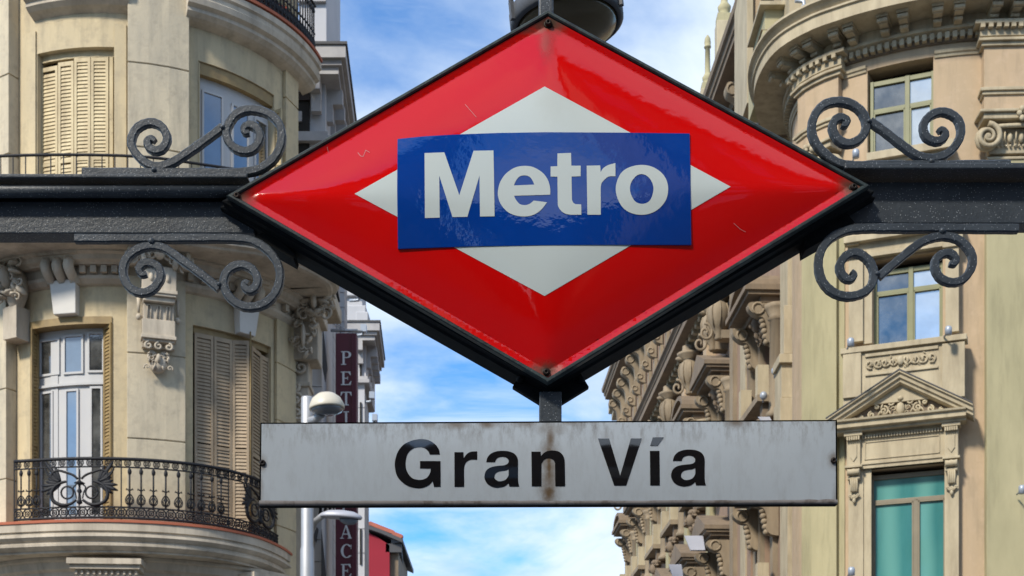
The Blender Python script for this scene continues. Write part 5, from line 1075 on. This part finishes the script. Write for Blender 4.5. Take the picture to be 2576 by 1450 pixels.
def urn_mesh():
    mb = MB(); mb.lathe([(.10, -.80), (.16, -.74), (.12, -.62), (.28, -.45), (.42, -.15), (.44, .1), (.36, .32), (.26, .40), (.26, .46), (.50, .60), (.52, .68), (.30, .70), (.28, .95)], (0, 0, 0), 16)
    for a in range(8): mb.tube([(.445 * math.cos(R(45 * a)) * k, .445 * math.sin(R(45 * a)) * k, z) for k, z in ((.7, -.42), (.98, -.12), (1.02, .1), (.82, .32))], .03, 4)
    for sg in (-1, 1): mb.tube([Vector((0, sg * .5, -.55)) + Vector((0, sg * v.x, v.z)) for v in spiral((0, 0, 0), .30, .04, R(80), 1.4, 20)], .05, 6)
    mb.blob((0, -.3, .5), .12, .30, .10)
    return mb.mesh('carved_urn', 'sand_mid')
def mask_mesh():
    mb = MB(); mb.blob((0, -.22, .0), .17, .2, .24, 10, 7); mb.blob((0, -.42, -.04), .04, .06, .07); mb.blob((0, -.2, .25), .22, .16, .12); ornament(mb, Matrix.Translation((0, -.08, -.28)), .6, .5, .2, 8, 10); ornament(mb, Matrix.Translation((0, -.1, .25)), .6, .4, .2, 9, 8)
    return mb.mesh('carved_mask', 'sand_dark')
hm, ah, scm, um, mk = hood_mesh(), arched_hood(), side_console(), urn_mesh(), mask_mesh()
colm = MB(); colm.lathe([(.30, 0), (.30, .12), (.24, .18), (.22, .3), (.19, 2.55), (.26, 2.6), (.2, 2.66), (.3, 2.84), (.34, 2.95)], (0, 0, 0), 12); colmesh = colm.mesh('half_column', 'sand_mid')
def up_down(T, me, name, par=rb_, kind=None): return inst(name, me, par, T)
for i, y in enumerate(YB):
    c = s_atY(y)
    for z0, z1, hz, hmesh in ((8.0, 10.4, 10.6, hm), (13.2, 15.4, 15.62, hm if i % 2 else ah)):
        sur = cbm(c - .95, c - .62, 0, .14, z0 - .5, z1 + .25, 'sand_mid', 'window_surround'); cbm(c + .62, c + .95, 0, .14, z0 - .5, z1 + .25, 'sand_mid', 'window_surround'); cbm(c - .95, c + .95, 0, .14, z1, z1 + .25, 'sand_mid', 'window_surround')
        up_down(RW.frame(c, .0, hz), hmesh, 'window_hood'); up_down(RW.frame(c - 1.0, .02, hz), scm, 'hood_console'); up_down(RW.frame(c + 1.0, .02, hz), scm, 'hood_console')
        cbm(c - 1.25, c + 1.25, 0, .62, z0 - .22, z0 - .05, 'sand_mid', 'window_sill'); cbm(c - 1.1, c - .8, 0, .45, z0 - .75, z0 - .22, 'sand_dark', 'sill_bracket'); cbm(c + .8, c + 1.1, 0, .45, z0 - .75, z0 - .22, 'sand_dark', 'sill_bracket')
        cbm(c - 1.2, c - .92, .3, .60, z0 - .05, z0 + .75, 'sand', 'parapet_pier'); cbm(c + .92, c + 1.2, .3, .60, z0 - .05, z0 + .75, 'sand', 'parapet_pier')
        if z0 > 9: up_down(RW.frame(c, .10, hz - .2), mk, 'carved_mask')
    up_down(RW.frame(c + 1.0, .3, 12.2), mk, 'carved_mask')
    for u in (-1.35, 1.35): up_down(RW.frame(c + u, .12, 12.5), colmesh, 'half_column')
for i, y in enumerate([41.2, 46.8, 51.2, 55.6, 60.0, 64.4, 68.4]):
    c = s_atY(y)
    cbm(c - .36, c + .36, 0, .20, 3, 16.4, 'olive' if i else 'sand', 'street_pilaster'); cbm(c - .78, c - .42, 0, .08, 3, 16.6, 'pink_dark', 'street_strip'); cbm(c - .5, c + .5, 0, .34, 16.4, 16.75, 'sand', 'pilaster_cap')
    cbm(c - .3, c + .3, 0, .30, 16.75, 18.25, 'pink', 'urn_block')
    c2 = s_atY(YB[i]) if i else s_atY(43.6); up_down(RW.frame(c2, .45, 17.5) @ Matrix.Diagonal((.85, .8, .95, 1)), um, 'carved_urn'); cbm(c2 - .22, c2 + .22, 0, .4, 16.75, 17.0, 'sand_mid', 'urn_block')
# flat pilasters where the street front meets the tower
for y0, y1, d, mat in ((35.0, 35.5, .12, 'pink_dark'), (35.6, 36.5, .22, 'sand'), (39.9, 40.3, .10, 'sand_mid'), (40.3, 40.9, .16, 'pink_dark'), (41.9, 42.4, .12, 'pink_dark'), (42.4, 42.9, .25, 'sand_mid')): cbm(s_atY(y1), s_atY(y0), 0, d, 3, 18.0, mat, 'street_pilaster')
# pale metal awnings over the lower windows
for k, (x0, x1, yt, yb, Y) in enumerate(((1722, 1774, 1348, 1384, 43.9), (1682, 1719, 1420, 1452, 47.0), (1907, 1945, 1049, 1064, 36.6))):
    a, b = P(x0, yt, Y), P(x1, yb, Y - .5); mb = MB(); sk = (b.x - a.x) * .22
    mb.add([(a.x, Y, a.z), (b.x, Y, a.z), (b.x, Y - .5, b.z), (a.x + sk, Y - .5, b.z), (a.x, Y + .05, a.z), (b.x, Y + .05, a.z), (b.x, Y - .45, b.z - .02), (a.x + sk, Y - .45, b.z - .02)], [(0, 3, 2, 1), (4, 5, 6, 7), (0, 4, 7, 3), (1, 2, 6, 5), (3, 7, 6, 2), (0, 1, 5, 4)]); mb.build('metal_awning', M['zinc'], rb_)
for x, y, Y, words in ((1950, 934, 36, 'left one of the floodlight pair on the stone parapet above the name board'), (1964, 936, 36, 'right one of the floodlight pair on the stone parapet above the name board'), (1921, 996, 37, 'single floodlight on a sill just above the name board, right of the diamond')):
    q = P(x, y, Y); mb = MB(); mb.blob(q, .10, .1, .11, 10, 7); mb.tube([q, q - Vector((0, -.1, .15))], .02, 5); tag(mb.build('floodlight', M['spot']), words, 'floodlight', 'facade floodlights')
# pier of the projecting bay next to the tower
px_plane(1961, 2010, 890, 912, 34.9, .9, 'sand', 'parapet_coping'); px_plane(1966, 2010, 912, 1000, 35.0, .9, 'sand', 'parapet_pier'); px_plane(1963, 2010, 1000, 1120, 34.95, .9, 'sand', 'parapet_pier')
px_plane(1972, 2002, 768, 890, 35.3, .5, 'sand', 'surround_pier')
# roof and back volume
mb = MB(); q = [RW.P(0, -.4, 0), RW.P(s_t, -.4, 0), Vector((20, 31, 0)), Vector((20, 72, 0))]; mb.add([(p.x, p.y, z) for z in (0, 19.1) for p in q], [(3, 2, 1, 0), (4, 5, 6, 7)] + [(i, (i + 1) % 4, 4 + (i + 1) % 4, 4 + i) for i in range(4)]); mb.build('back_volume', M['pink_dark'], rb_)
# ------------------------------------------------------------------ street side row on the left: grey house, set back house, red house
def pbx(mb, x0, x1, yt, yb, Y0, Y1): a = P(x0, yb, Y0); b = P(x1, yt, Y0); mb.box(a.x, b.x, Y0, Y1, a.z, b.z)
def house_cornice(par, xr, Y, z, xl, depth, name='eaves', mat='grey_trim', side=-.055):
    """stepped cornice turning a right-hand corner: front edge xl..xr at depth Y, then receding"""
    for k, (o, z0, z1, m_) in enumerate(((.62, z - .06, z, 'slate'), (.58, z - .34, z - .06, mat), (.48, z - .46, z - .34, mat), (.40, z - .62, z - .46, mat), (.12, z - 1.9, z - 1.78, mat), (.18, z - 2.02, z - 1.9, mat))):
        mb = MB(); x1 = xr + o; sh_ = side * depth
        mb.add([(xl, Y - o, z0), (x1, Y - o, z0), (x1 + sh_, Y + depth, z0), (xl, Y + depth, z0), (xl, Y - o, z1), (x1, Y - o, z1), (x1 + sh_, Y + depth, z1), (xl, Y + depth, z1)], [(3, 2, 1, 0), (4, 5, 6, 7), (0, 1, 5, 4), (1, 2, 6, 5), (2, 3, 7, 6), (3, 0, 4, 7)]); mb.build(name, M[m_], par)
    s_ = .3
    while s_ < depth:
        mb = MB(); X_ = xr + side * s_; mb.box(X_, X_ + .42, Y + s_, Y + s_ + .22, z - .95, z - .62); mb.box(X_, X_ + .2, Y + s_, Y + s_ + .22, z - 1.35, z - .95); mb.build('eaves_bracket', M[mat], par); s_ += .72
    X_ = xr - .25
    while X_ > xl:
        mb = MB(); mb.box(X_, X_ + .22, Y - .40, Y, z - .95, z - .62); mb.box(X_, X_ + .22, Y - .18, Y, z - 1.35, z - .95); mb.build('eaves_bracket', M[mat], par); X_ -= .95
def wall_blocks(par, xl, xr, Y, z0, z1, depth, h=.62, mat='grey_wall', side=-.055):
    z = z1; xq = xr + side * depth
    mb = MB(); mb.add([(xl, Y + .03, 0), (xr - .03, Y + .03, 0), (xq - .03, Y + depth, 0), (xl, Y + depth, 0), (xl, Y + .03, z1), (xr - .03, Y + .03, z1), (xq - .03, Y + depth, z1), (xl, Y + depth, z1)], [(4, 5, 6, 7), (0, 1, 5, 4), (1, 2, 6, 5), (2, 3, 7, 6), (3, 0, 4, 7)]); mb.build('wall', M[mat], par)
    while z > z0:
        a = z - h + .03
        mb = MB(); mb.add([(xl, Y, a), (xr, Y, a), (xq, Y + depth, a), (xl, Y + depth, a), (xl, Y, z), (xr, Y, z), (xq, Y + depth, z), (xl, Y + depth, z)], [(3, 2, 1, 0), (4, 5, 6, 7), (0, 1, 5, 4), (1, 2, 6, 5)]); mb.build('stone_course', M[mat], par); z -= h
g1 = thing('grey_house', (-6.0, 33.5, 0), 'pale grey stone house with bracketed eaves just behind the cream corner house', 'building')
xr1 = P(813, 0, 32.6).x; zc1 = EYE + (YH - 105) / F * 32.0
mb = MB(); xl1 = -7.2; mb.box(xl1, xr1 + .04, 32.66, 36.2, zc1 - 2.0, zc1 - .02); mb.build('frieze', M['grey_wall'], g1)
wall_blocks(g1, xl1, xr1, 32.6, 3, zc1 - 2.02, 3.0); house_cornice(g1, xr1, 32.6, zc1, xl1, 3.0)
mb = MB(); pbx(mb, 752, 822, -260, 108, 32.9, 35.5); mb.build('chimney_stack', M['grey_wall'], g1, bevel=.02); mb = MB(); pbx(mb, 750, 819, -300, 3, 32.8, 35.6); mb.build('chimney_band', M['grey_trim'], g1)
mb = MB(); pbx(mb, 786, 800, 157, 186, 32.52, 32.7); mb.build('frieze_tablet', M['grey_trim'], g1)
mb = MB(); pbx(mb, 700, 778, 231, 470, 32.55, 32.7); w1 = mb.build('window', M['interior'], g1); mb = MB(); pbx(mb, 700, 778, 231, 252, 32.5, 32.56); mb.build('lintel_box', M['bolt'], w1); mb = MB(); pbx(mb, 747, 759, 280, 305, 32.5, 32.56); mb.build('pane', M['grey_trim'], w1)
# lower street front slices of the same house, stepping towards the camera
for (x0, x1, yt, yb, Y0, dep, mat) in ((845, 866, 640, 1500, 38.0, .6, 'grey_wall'), (800, 838, 640, 1500, 33.5, .5, 'grey_wall'), (834, 848, 640, 1500, 35.0, .5, 'grey_trim')):
    mb = MB(); pbx(mb, x0, x1, yt, yb, Y0, Y0 + dep); mb.build('street_wall', M[mat], g1)
    y = yt + 25
    while y < yb: mb = MB(); pbx(mb, x0 - 1, x1 + .6, y, y + 34, Y0 - .04, Y0 + dep - .02); mb.build('stone_course', M[mat], g1); y += 36.5
mb = MB(); pbx(mb, 762, 808, 690, 1500, 31.0, 33); mb.build('street_wall', M['grey_wall'], g1)
for y in range(700, 1460, 55): mb = MB(); pbx(mb, 760, 809, y, y + 52, 30.96, 31.2); mb.build('stone_course', M['grey_wall'], g1)
for k, (x0, x1, yt, yb) in enumerate(((811, 823, 810, 925), (852, 859, 720, 890), (778, 800, 1300, 1330), (808, 820, 1330, 1450), (888, 893, 1010, 1100))):
    Yq = 30.8 if k in (0, 2, 3) else 37.8; mb = MB(); a, b = P(x0, yt, Yq), P(x1, yb, Yq); mb.add([(a.x, Yq, a.z), (b.x, Yq, b.z), (b.x - .05, Yq, b.z - .3), (a.x, Yq, b.z)] + [(a.x, Yq + .1, a.z), (b.x, Yq + .1, b.z), (b.x - .05, Yq + .1, b.z - .3), (a.x, Yq + .1, b.z)], [(3, 2, 1, 0), (4, 5, 6, 7), (0, 1, 5, 4), (1, 2, 6, 5), (2, 3, 7, 6), (3, 0, 4, 7)]); mb.build('blind', M['slate'], g1)
# wrought iron balcony ends of the grey house
mb = MB()
for (x0, y0, x1, y1, Yq) in ((838, 690, 852, 760, 33.4), (800, 1080, 842, 1085, 30.8), (802, 1290, 842, 1296, 30.8), (836, 1085, 838, 1290, 33.3), (806, 1085, 806, 1290, 30.8), (818, 1085, 818, 1290, 30.8), (830, 1085, 830, 1290, 31.5)): mb.tube([P(x0, y0, Yq), P(x1, y1, Yq)], .035, 5)
mb.build('balcony_ironwork', M['iron'], g1)

g2 = thing('white_house', (-6.0, 50.5, 0), 'white stone house with bracketed eaves behind the maroon banner', 'building')
xr2 = P(917, 0, 49.9).x; zc2 = EYE + (YH - 806) / F * 49.3
wall_blocks(g2, xr2 - 4.2, xr2, 49.9, 3, zc2 - 2.02, 3.4, h=.85); house_cornice(g2, xr2, 49.9, zc2, xr2 - 4.2, 3.4)
mb = MB(); mb.box(xr2 - 4.2, xr2 + .04, 49.96, 53.3, zc2 - 2.0, zc2 - .02); mb.build('frieze', M['grey_wall'], g2)
for j_, (a, b, t_, u) in enumerate(((862, 912, 742, 815), (868, 920, 768, 815), (895, 926, 784, 815), (858, 905, 660, 744))): mb = MB(); pbx(mb, a, b, t_, u, 50.25 - j_ * .05, 52.5 - j_ * .07); mb.build('attic_block', M['grey_wall'], g2, bevel=.03)
for t_, u in ((880, 960), (1012, 1090), (1330, 1420)): mb = MB(); pbx(mb, 905, 909, t_, u, 49.84, 49.95); mb.build('window', M['interior'], g2)

g3 = thing('red_house', (-7.5, 88, 0), 'crimson house with tiled roof and dark bracketed eaves, far down the street', 'building')
Y3 = 86.0; mb = MB(); a, b = P(880, 1500, Y3), P(984, 1345, Y3); mb.add([(a.x, Y3, 2), (b.x - .1, Y3, 2), (b.x - .1, Y3 + 9, 2), (a.x, Y3 + 9, 2), (a.x, Y3, P(0, 1320, Y3).z), (b.x - .8, Y3, P(0, 1352, Y3).z), (b.x - .1, Y3, P(0, 1372, Y3).z), (b.x - .1, Y3 + 9, b.z - .3), (a.x, Y3 + 9, P(0, 1330, Y3).z)], [(0, 1, 6, 5, 4), (1, 2, 7, 6), (2, 3, 8, 7), (3, 0, 4, 8), (4, 5, 6, 7, 8)]); mb.build('wall', M['red_wall'], g3)
rf = MB(); a, b, c, d = P(912, 1316, Y3), P(1012, 1354, Y3 - .6), P(1016, 1360, Y3 + .2), P(905, 1322, Y3 + 9)
rl = [P(905, 1314, Y3 - .4), P(960, 1333, Y3 - .4), P(1013, 1356, Y3 - .4)]
rf.add([p for p in rl] + [p + Vector((0, 0, -.22)) for p in rl] + [p + Vector((0, 9.5, -.1)) for p in rl] + [p + Vector((0, 9.5, -.35)) for p in rl], [(0, 1, 4, 3), (1, 2, 5, 4), (0, 6, 7, 1), (1, 7, 8, 2), (3, 4, 10, 9), (4, 5, 11, 10), (2, 8, 11, 5)]); roof = rf.build('roof', M['slate'], g3)
for i in range(20):
    t_ = i / 20; p = rl[0].lerp(rl[2], t_) + Vector((0, 0, .12 + (.06 if .2 < t_ < .8 else 0))); mb = MB(); mb.tube([p, p + Vector((.02, .5, .05))], .13, 6); mb.build('roof_tile', M['roof_tile'], roof)
for i in range(10):
    mb = MB(); x_ = P(1000, 0, Y3).x; mb.box(b.x - 1.05 + .03 * i, b.x - .1 - .055 * i * .9, Y3 + i * .9, Y3 + i * .9 + .35, P(0, 1372, Y3).z - .42, P(0, 1366, Y3).z - .05); mb.build('eaves_bracket', M['slate'], roof)
mb = MB(); p0, p1 = P(984, 1368, Y3), P(1010, 1366, Y3); mb.add([(p0.x, Y3, p0.z), (p1.x, Y3 - .3, p1.z), (p1.x - .4, Y3 + 9, p1.z - .1), (p0.x, Y3 + 9, p0.z), (p0.x, Y3, p0.z + .45), (p1.x + .1, Y3 - .3, p1.z + .3), (p1.x - .3, Y3 + 9, p1.z + .3), (p0.x, Y3 + 9, p0.z + .4)], [(3, 2, 1, 0), (4, 5, 6, 7), (0, 1, 5, 4), (1, 2, 6, 5), (2, 3, 7, 6), (3, 0, 4, 7)]); mb.build('eaves', M['slate'], roof)
mb = MB(); pbx(mb, 980, 1002, 1378, 1600, Y3 + .4, Y3 + 8); mb.build('street_wall', M['sand_dark'], g3)

# ------------------------------------------------------------------ vertical banner with its bracket
YN = 31.6
bn = thing('vertical_banner', (P(870, 0, YN).x, YN, 0), 'maroon vertical hotel sign reading PETIT PALACE, hung on a street bracket', 'sign')
mb = MB(); pbx(mb, 844, 897, 838, 1600, YN, YN + .35); pan = mb.build('banner_panel', M['maroon'], bn, bevel=.02)
mb = MB(); pbx(mb, 885, 888, 838, 1600, YN - .03, YN); mb.build('banner_seam', M['maroon'], pan)
mb = MB(); mb.tube([P(832, 832, YN + .1), P(900, 832, YN + .1)], .035, 6); mb.tube([P(834, 829, YN + .1), P(912, 834, YN + .1)], .02, 5); mb.tube([P(834, 805, YN), P(868, 829, YN)], .012, 4); mb.tube([P(834, 812, YN), P(860, 829, YN)], .012, 4); mb.build('bracket', M['steel'], bn)
def sg(c): # serif capitals in a 1 x 1 box, y up: list of polygons
    b = lambda x0, y0, x1, y1: [(x0, y0), (x1, y0), (x1, y1), (x0, y1)]
    arcp = lambda cx, cy, rx_, ry_, a0, a1, n=14: [(cx + rx_ * math.cos(R(a0 + (a1 - a0) * i / n)), cy + ry_ * math.sin(R(a0 + (a1 - a0) * i / n))) for i in range(n + 1)]
    ring = lambda cx, cy, r1, q1, r2, q2, a0, a1: arcp(cx, cy, r1, q1, a0, a1) + arcp(cx, cy, r2, q2, a1, a0)
    if c == 'P': return [b(.2, .06, .38, .94), b(.08, 0, .5, .07), b(.08, .93, .45, 1), [(.38, 1), (.6, 1)] + arcp(.6, .75, .32, .25, 90, -90) + [(.38, .5), (.38, .57)] + arcp(.58, .75, .14, .18, -90, 90) + [(.38, .93)]]
    if c == 'E': return [b(.18, .06, .36, .94), b(.06, 0, .9, .07), b(.06, .93, .86, 1), b(.36, .47, .62, .54), b(.60, .37, .65, .64), [(.9, .07), (.95, .3), (.90, .3), (.7, .07)], [(.86, .93), (.9, .72), (.85, .72), (.68, .93)]]
    if c == 'T': return [b(.41, .06, .59, .94), b(.27, 0, .73, .07), b(.06, .93, .94, 1), [(.06, 1), (.03, .7), (.08, .7), (.22, .93)], [(.94, 1), (.97, .7), (.92, .7), (.78, .93)]]
    if c == 'I': return [b(.41, .06, .59, .94), b(.27, 0, .73, .07), b(.27, .93, .73, 1)]
    if c == 'A': return [[(.44, 1), (.54, 1), (.16, .05), (.10, .05)], [(.44, 1), (.56, 1), (.94, .05), (.72, .05)], b(.27, .3, .74, .37), b(.0, 0, .3, .06), b(.62, 0, 1, .06)]
    if c == 'C': return [ring(.55, .5, .5, .52, .28, .45, 42, 318), [(.90, .98), (.95, .98), (.93, .64), (.88, .66)], [(.88, .2), (.95, .14), (.93, .10), (.86, .14)]]
    if c == 'L': return [b(.2, .06, .38, .94), b(.08, 0, .88, .07), b(.08, .93, .52, 1), [(.88, .07), (.92, .32), (.87, .32), (.68, .07)]]
rows = list(zip('PETIT', (902, 953, 1004, 1053, 1102))) + list(zip('PALACE', (1195, 1243, 1291, 1339, 1387, 1437)))
for ch, yc in rows:
    mb = MB()
    for k_, poly in enumerate(sg(ch)):
        vs = [P(856 + 30 * x_, yc + 17 - 34 * y_, YN) for x_, y_ in poly]; n = len(vs); o_ = -.02 - .0015 * k_; r_ = delaunay_2d_cdt([Vector(p) for p in poly], [(i, (i + 1) % n) for i in range(n)], [], 0, 1e-6)
        fs = []
        for f_ in r_[2]:
            cc = (sum(r_[0][i][0] for i in f_) / 3, sum(r_[0][i][1] for i in f_) / 3)
            if inside(cc, [poly]): fs.append(tuple(f_))
        mb.add([P(856 + 30 * q[0], yc + 17 - 34 * q[1], YN) + Vector((0, o_, 0)) for q in r_[0]], fs)
    mb.build('letter', M['lettering'], pan)
# floodlights on arms along the white house
for (x, y, Y, dx, words) in ((905, 742, 46, -26, 'dark floodlight on an arm, highest one left of the diamond sign'), (915, 829, 46, -16, 'dark floodlight on an arm beside the white house eaves'), (936, 997, 50, -20, 'dark floodlight on an arm, upper of two above the name board'), (943, 1053, 50, -24, 'dark floodlight on an arm, lower of two above the name board')):
    mb = MB(); q = P(x, y, Y); mb.box(q.x - .09, q.x + .09, Y - .12, Y + .12, q.z - .1, q.z + .13); mb.tube([q, P(x - 4, y + 14, Y), P(x + dx, y + 15, Y)], .05, 5); tag(mb.build('floodlight', M['spot']), words, 'floodlight', 'floodlights on arms along the left side')

# ------------------------------------------------------------------ street lamp with two heads
YP = 20.0
lp_ = thing('street_lamp', (P(773, 0, YP).x, YP, 0), 'silver lamp post with domed white lamp head, left of the name board', 'street lamp')
cx_ = P(773, 0, YP).x; top_z = P(0, 1000, YP).z
mb = MB(); mb.lathe([(.10, 0), (.10, 5.6), (.088, 5.65), (.088, top_z - .02), (.080, top_z)], (cx_, YP, 0), 20); mb.build('post', M['steel'], lp_)
mb = MB(); h = P(823, 1036, YP - .3); k = (YP - .3) / F
T = Matrix.Translation(h) @ Matrix.Rotation(R(-4), 4, 'Y')
def lt(prof, mat, nm, par, sx_=1.0):
    mb = MB(); mb.rings([[T @ Vector((r * sx_ * k * math.cos(2 * math.pi * i / 28), r * .95 * k * math.sin(2 * math.pi * i / 28), z * k)) for i in range(28)] for r, z in prof], True, True, True); return mb.build(nm, M[mat], par)
sh_ = lt([(44, 6), (45, 10), (43, 18), (36, 33), (22, 44), (6, 48), (.5, 48.5)][::1], 'lamp_white', 'lamp_shell', lp_)
lt([(42, 8), (38, 0), (26, -5), (6, -7)], 'lamp_glass', 'lamp_lens', sh_)
mb = MB(); mb.tube([Vector((cx_, YP, P(0, 1060, YP).z)), P(793, 1056, YP - .15), P(808, 1042, YP - .25)], [.05, .055, .06], 10); mb.build('lamp_arm', M['steel'], lp_)
YQ = 23.0; q = P(858, 1300, YQ); mb = MB(); T = Matrix.Translation(q) @ Matrix.Rotation(R(4), 4, 'Y'); k = YQ / F
l2 = thing('street_luminaire', (q.x, YQ, 0), 'flat grey cobra head street light below the left end of the name board', 'street lamp')
def el(prof, mat, nm, par, off=(0, 0, 0), ex=1.0):
    mb = MB(); mb.rings([[T @ (Vector(off) + Vector((r * ex * k * math.cos(2 * math.pi * i / 24), r * .4 * k * math.sin(2 * math.pi * i / 24), z * k))) for i in range(24)] for r, z in prof], True, True, True); return mb.build(nm, M[mat], par)
b_ = el([(52, -4), (54, 0), (50, 6), (34, 13), (8, 16)], 'zinc', 'lamp_shell', l2); el([(24, -4), (22, -12), (12, -18), (2, -20)], 'lamp_glass', 'lamp_lens', b_, (20 * k, 0, 0))
mb = MB(); mb.tube([T @ Vector((-45 * k, 0, 0)), P(795, 1310, YQ + .6), (P(772, 0, YQ + 1.5).x, YQ + 1.5, P(0, 1320, YQ).z), (P(772, 0, YQ + 1.5).x, YQ + 1.5, 0)], .05, 8); mb.build('lamp_arm', M['steel'], l2)

# ------------------------------------------------------------------ ground and the buildings behind the photographer
def sheet_(name, x0, x1, y0, y1, z, mat): mb = MB(); mb.add([(x0, y0, z), (x1, y0, z), (x1, y1, z), (x0, y1, z)], [(0, 1, 2, 3)]); return tag(mb.build(name, M[mat]), kind='structure')
sheet_('ground', -900, 900, -900, 900, 0.0, 'ground'); sheet_('road', -4.2, 3.8, 12, 420, 0.004, 'asphalt'); sheet_('crossing_street', -300, 300, 5, 17, 0.008, 'asphalt')
def opp(name, x0, x1, y0, y1, h, label, mat='opposite', fl=3.6, bay=3.2):
    r_ = thing(name, ((x0 + x1) / 2, (y0 + y1) / 2, 0), label, 'building')
    mb = MB(); mb.box(x0, x1, y0, y1, 0, h); w = mb.build('wall', M[mat], r_)
    mb = MB(); mb.box(x0 - .4, x1 + .4, y0 - .4, y1 + .5, h, h + .5); mb.build('cornice', M['sand_dark'], r_)
    wm = MB(); wm.box(-.6, .6, -.03, .06, 0, 2.1); wmm = wm.mesh('window', 'glass_pale'); z = 4.5
    while z < h - 2.6:
        x = x0 + 1.4
        while x < x1 - 1: inst('window', wmm, r_, Matrix.Translation((x, y1, z))); x += bay
        z += fl
opp('brick_building', -5.0, 7.0, -42, -30, 14.0, 'brown brick block across the square behind the viewer, lower one')
opp('tall_brick_building', 5, 40, -26, -14, 26.0, 'tall brown brick block behind the viewer on the right')
opp('shading_brick_building', -34, -5.6, -31, -19, 24.5, 'unseen brown brick block behind the viewer on the left, sized to part-shade the sign')  # unseen block, placed and sized to hold part of the sun off the sign
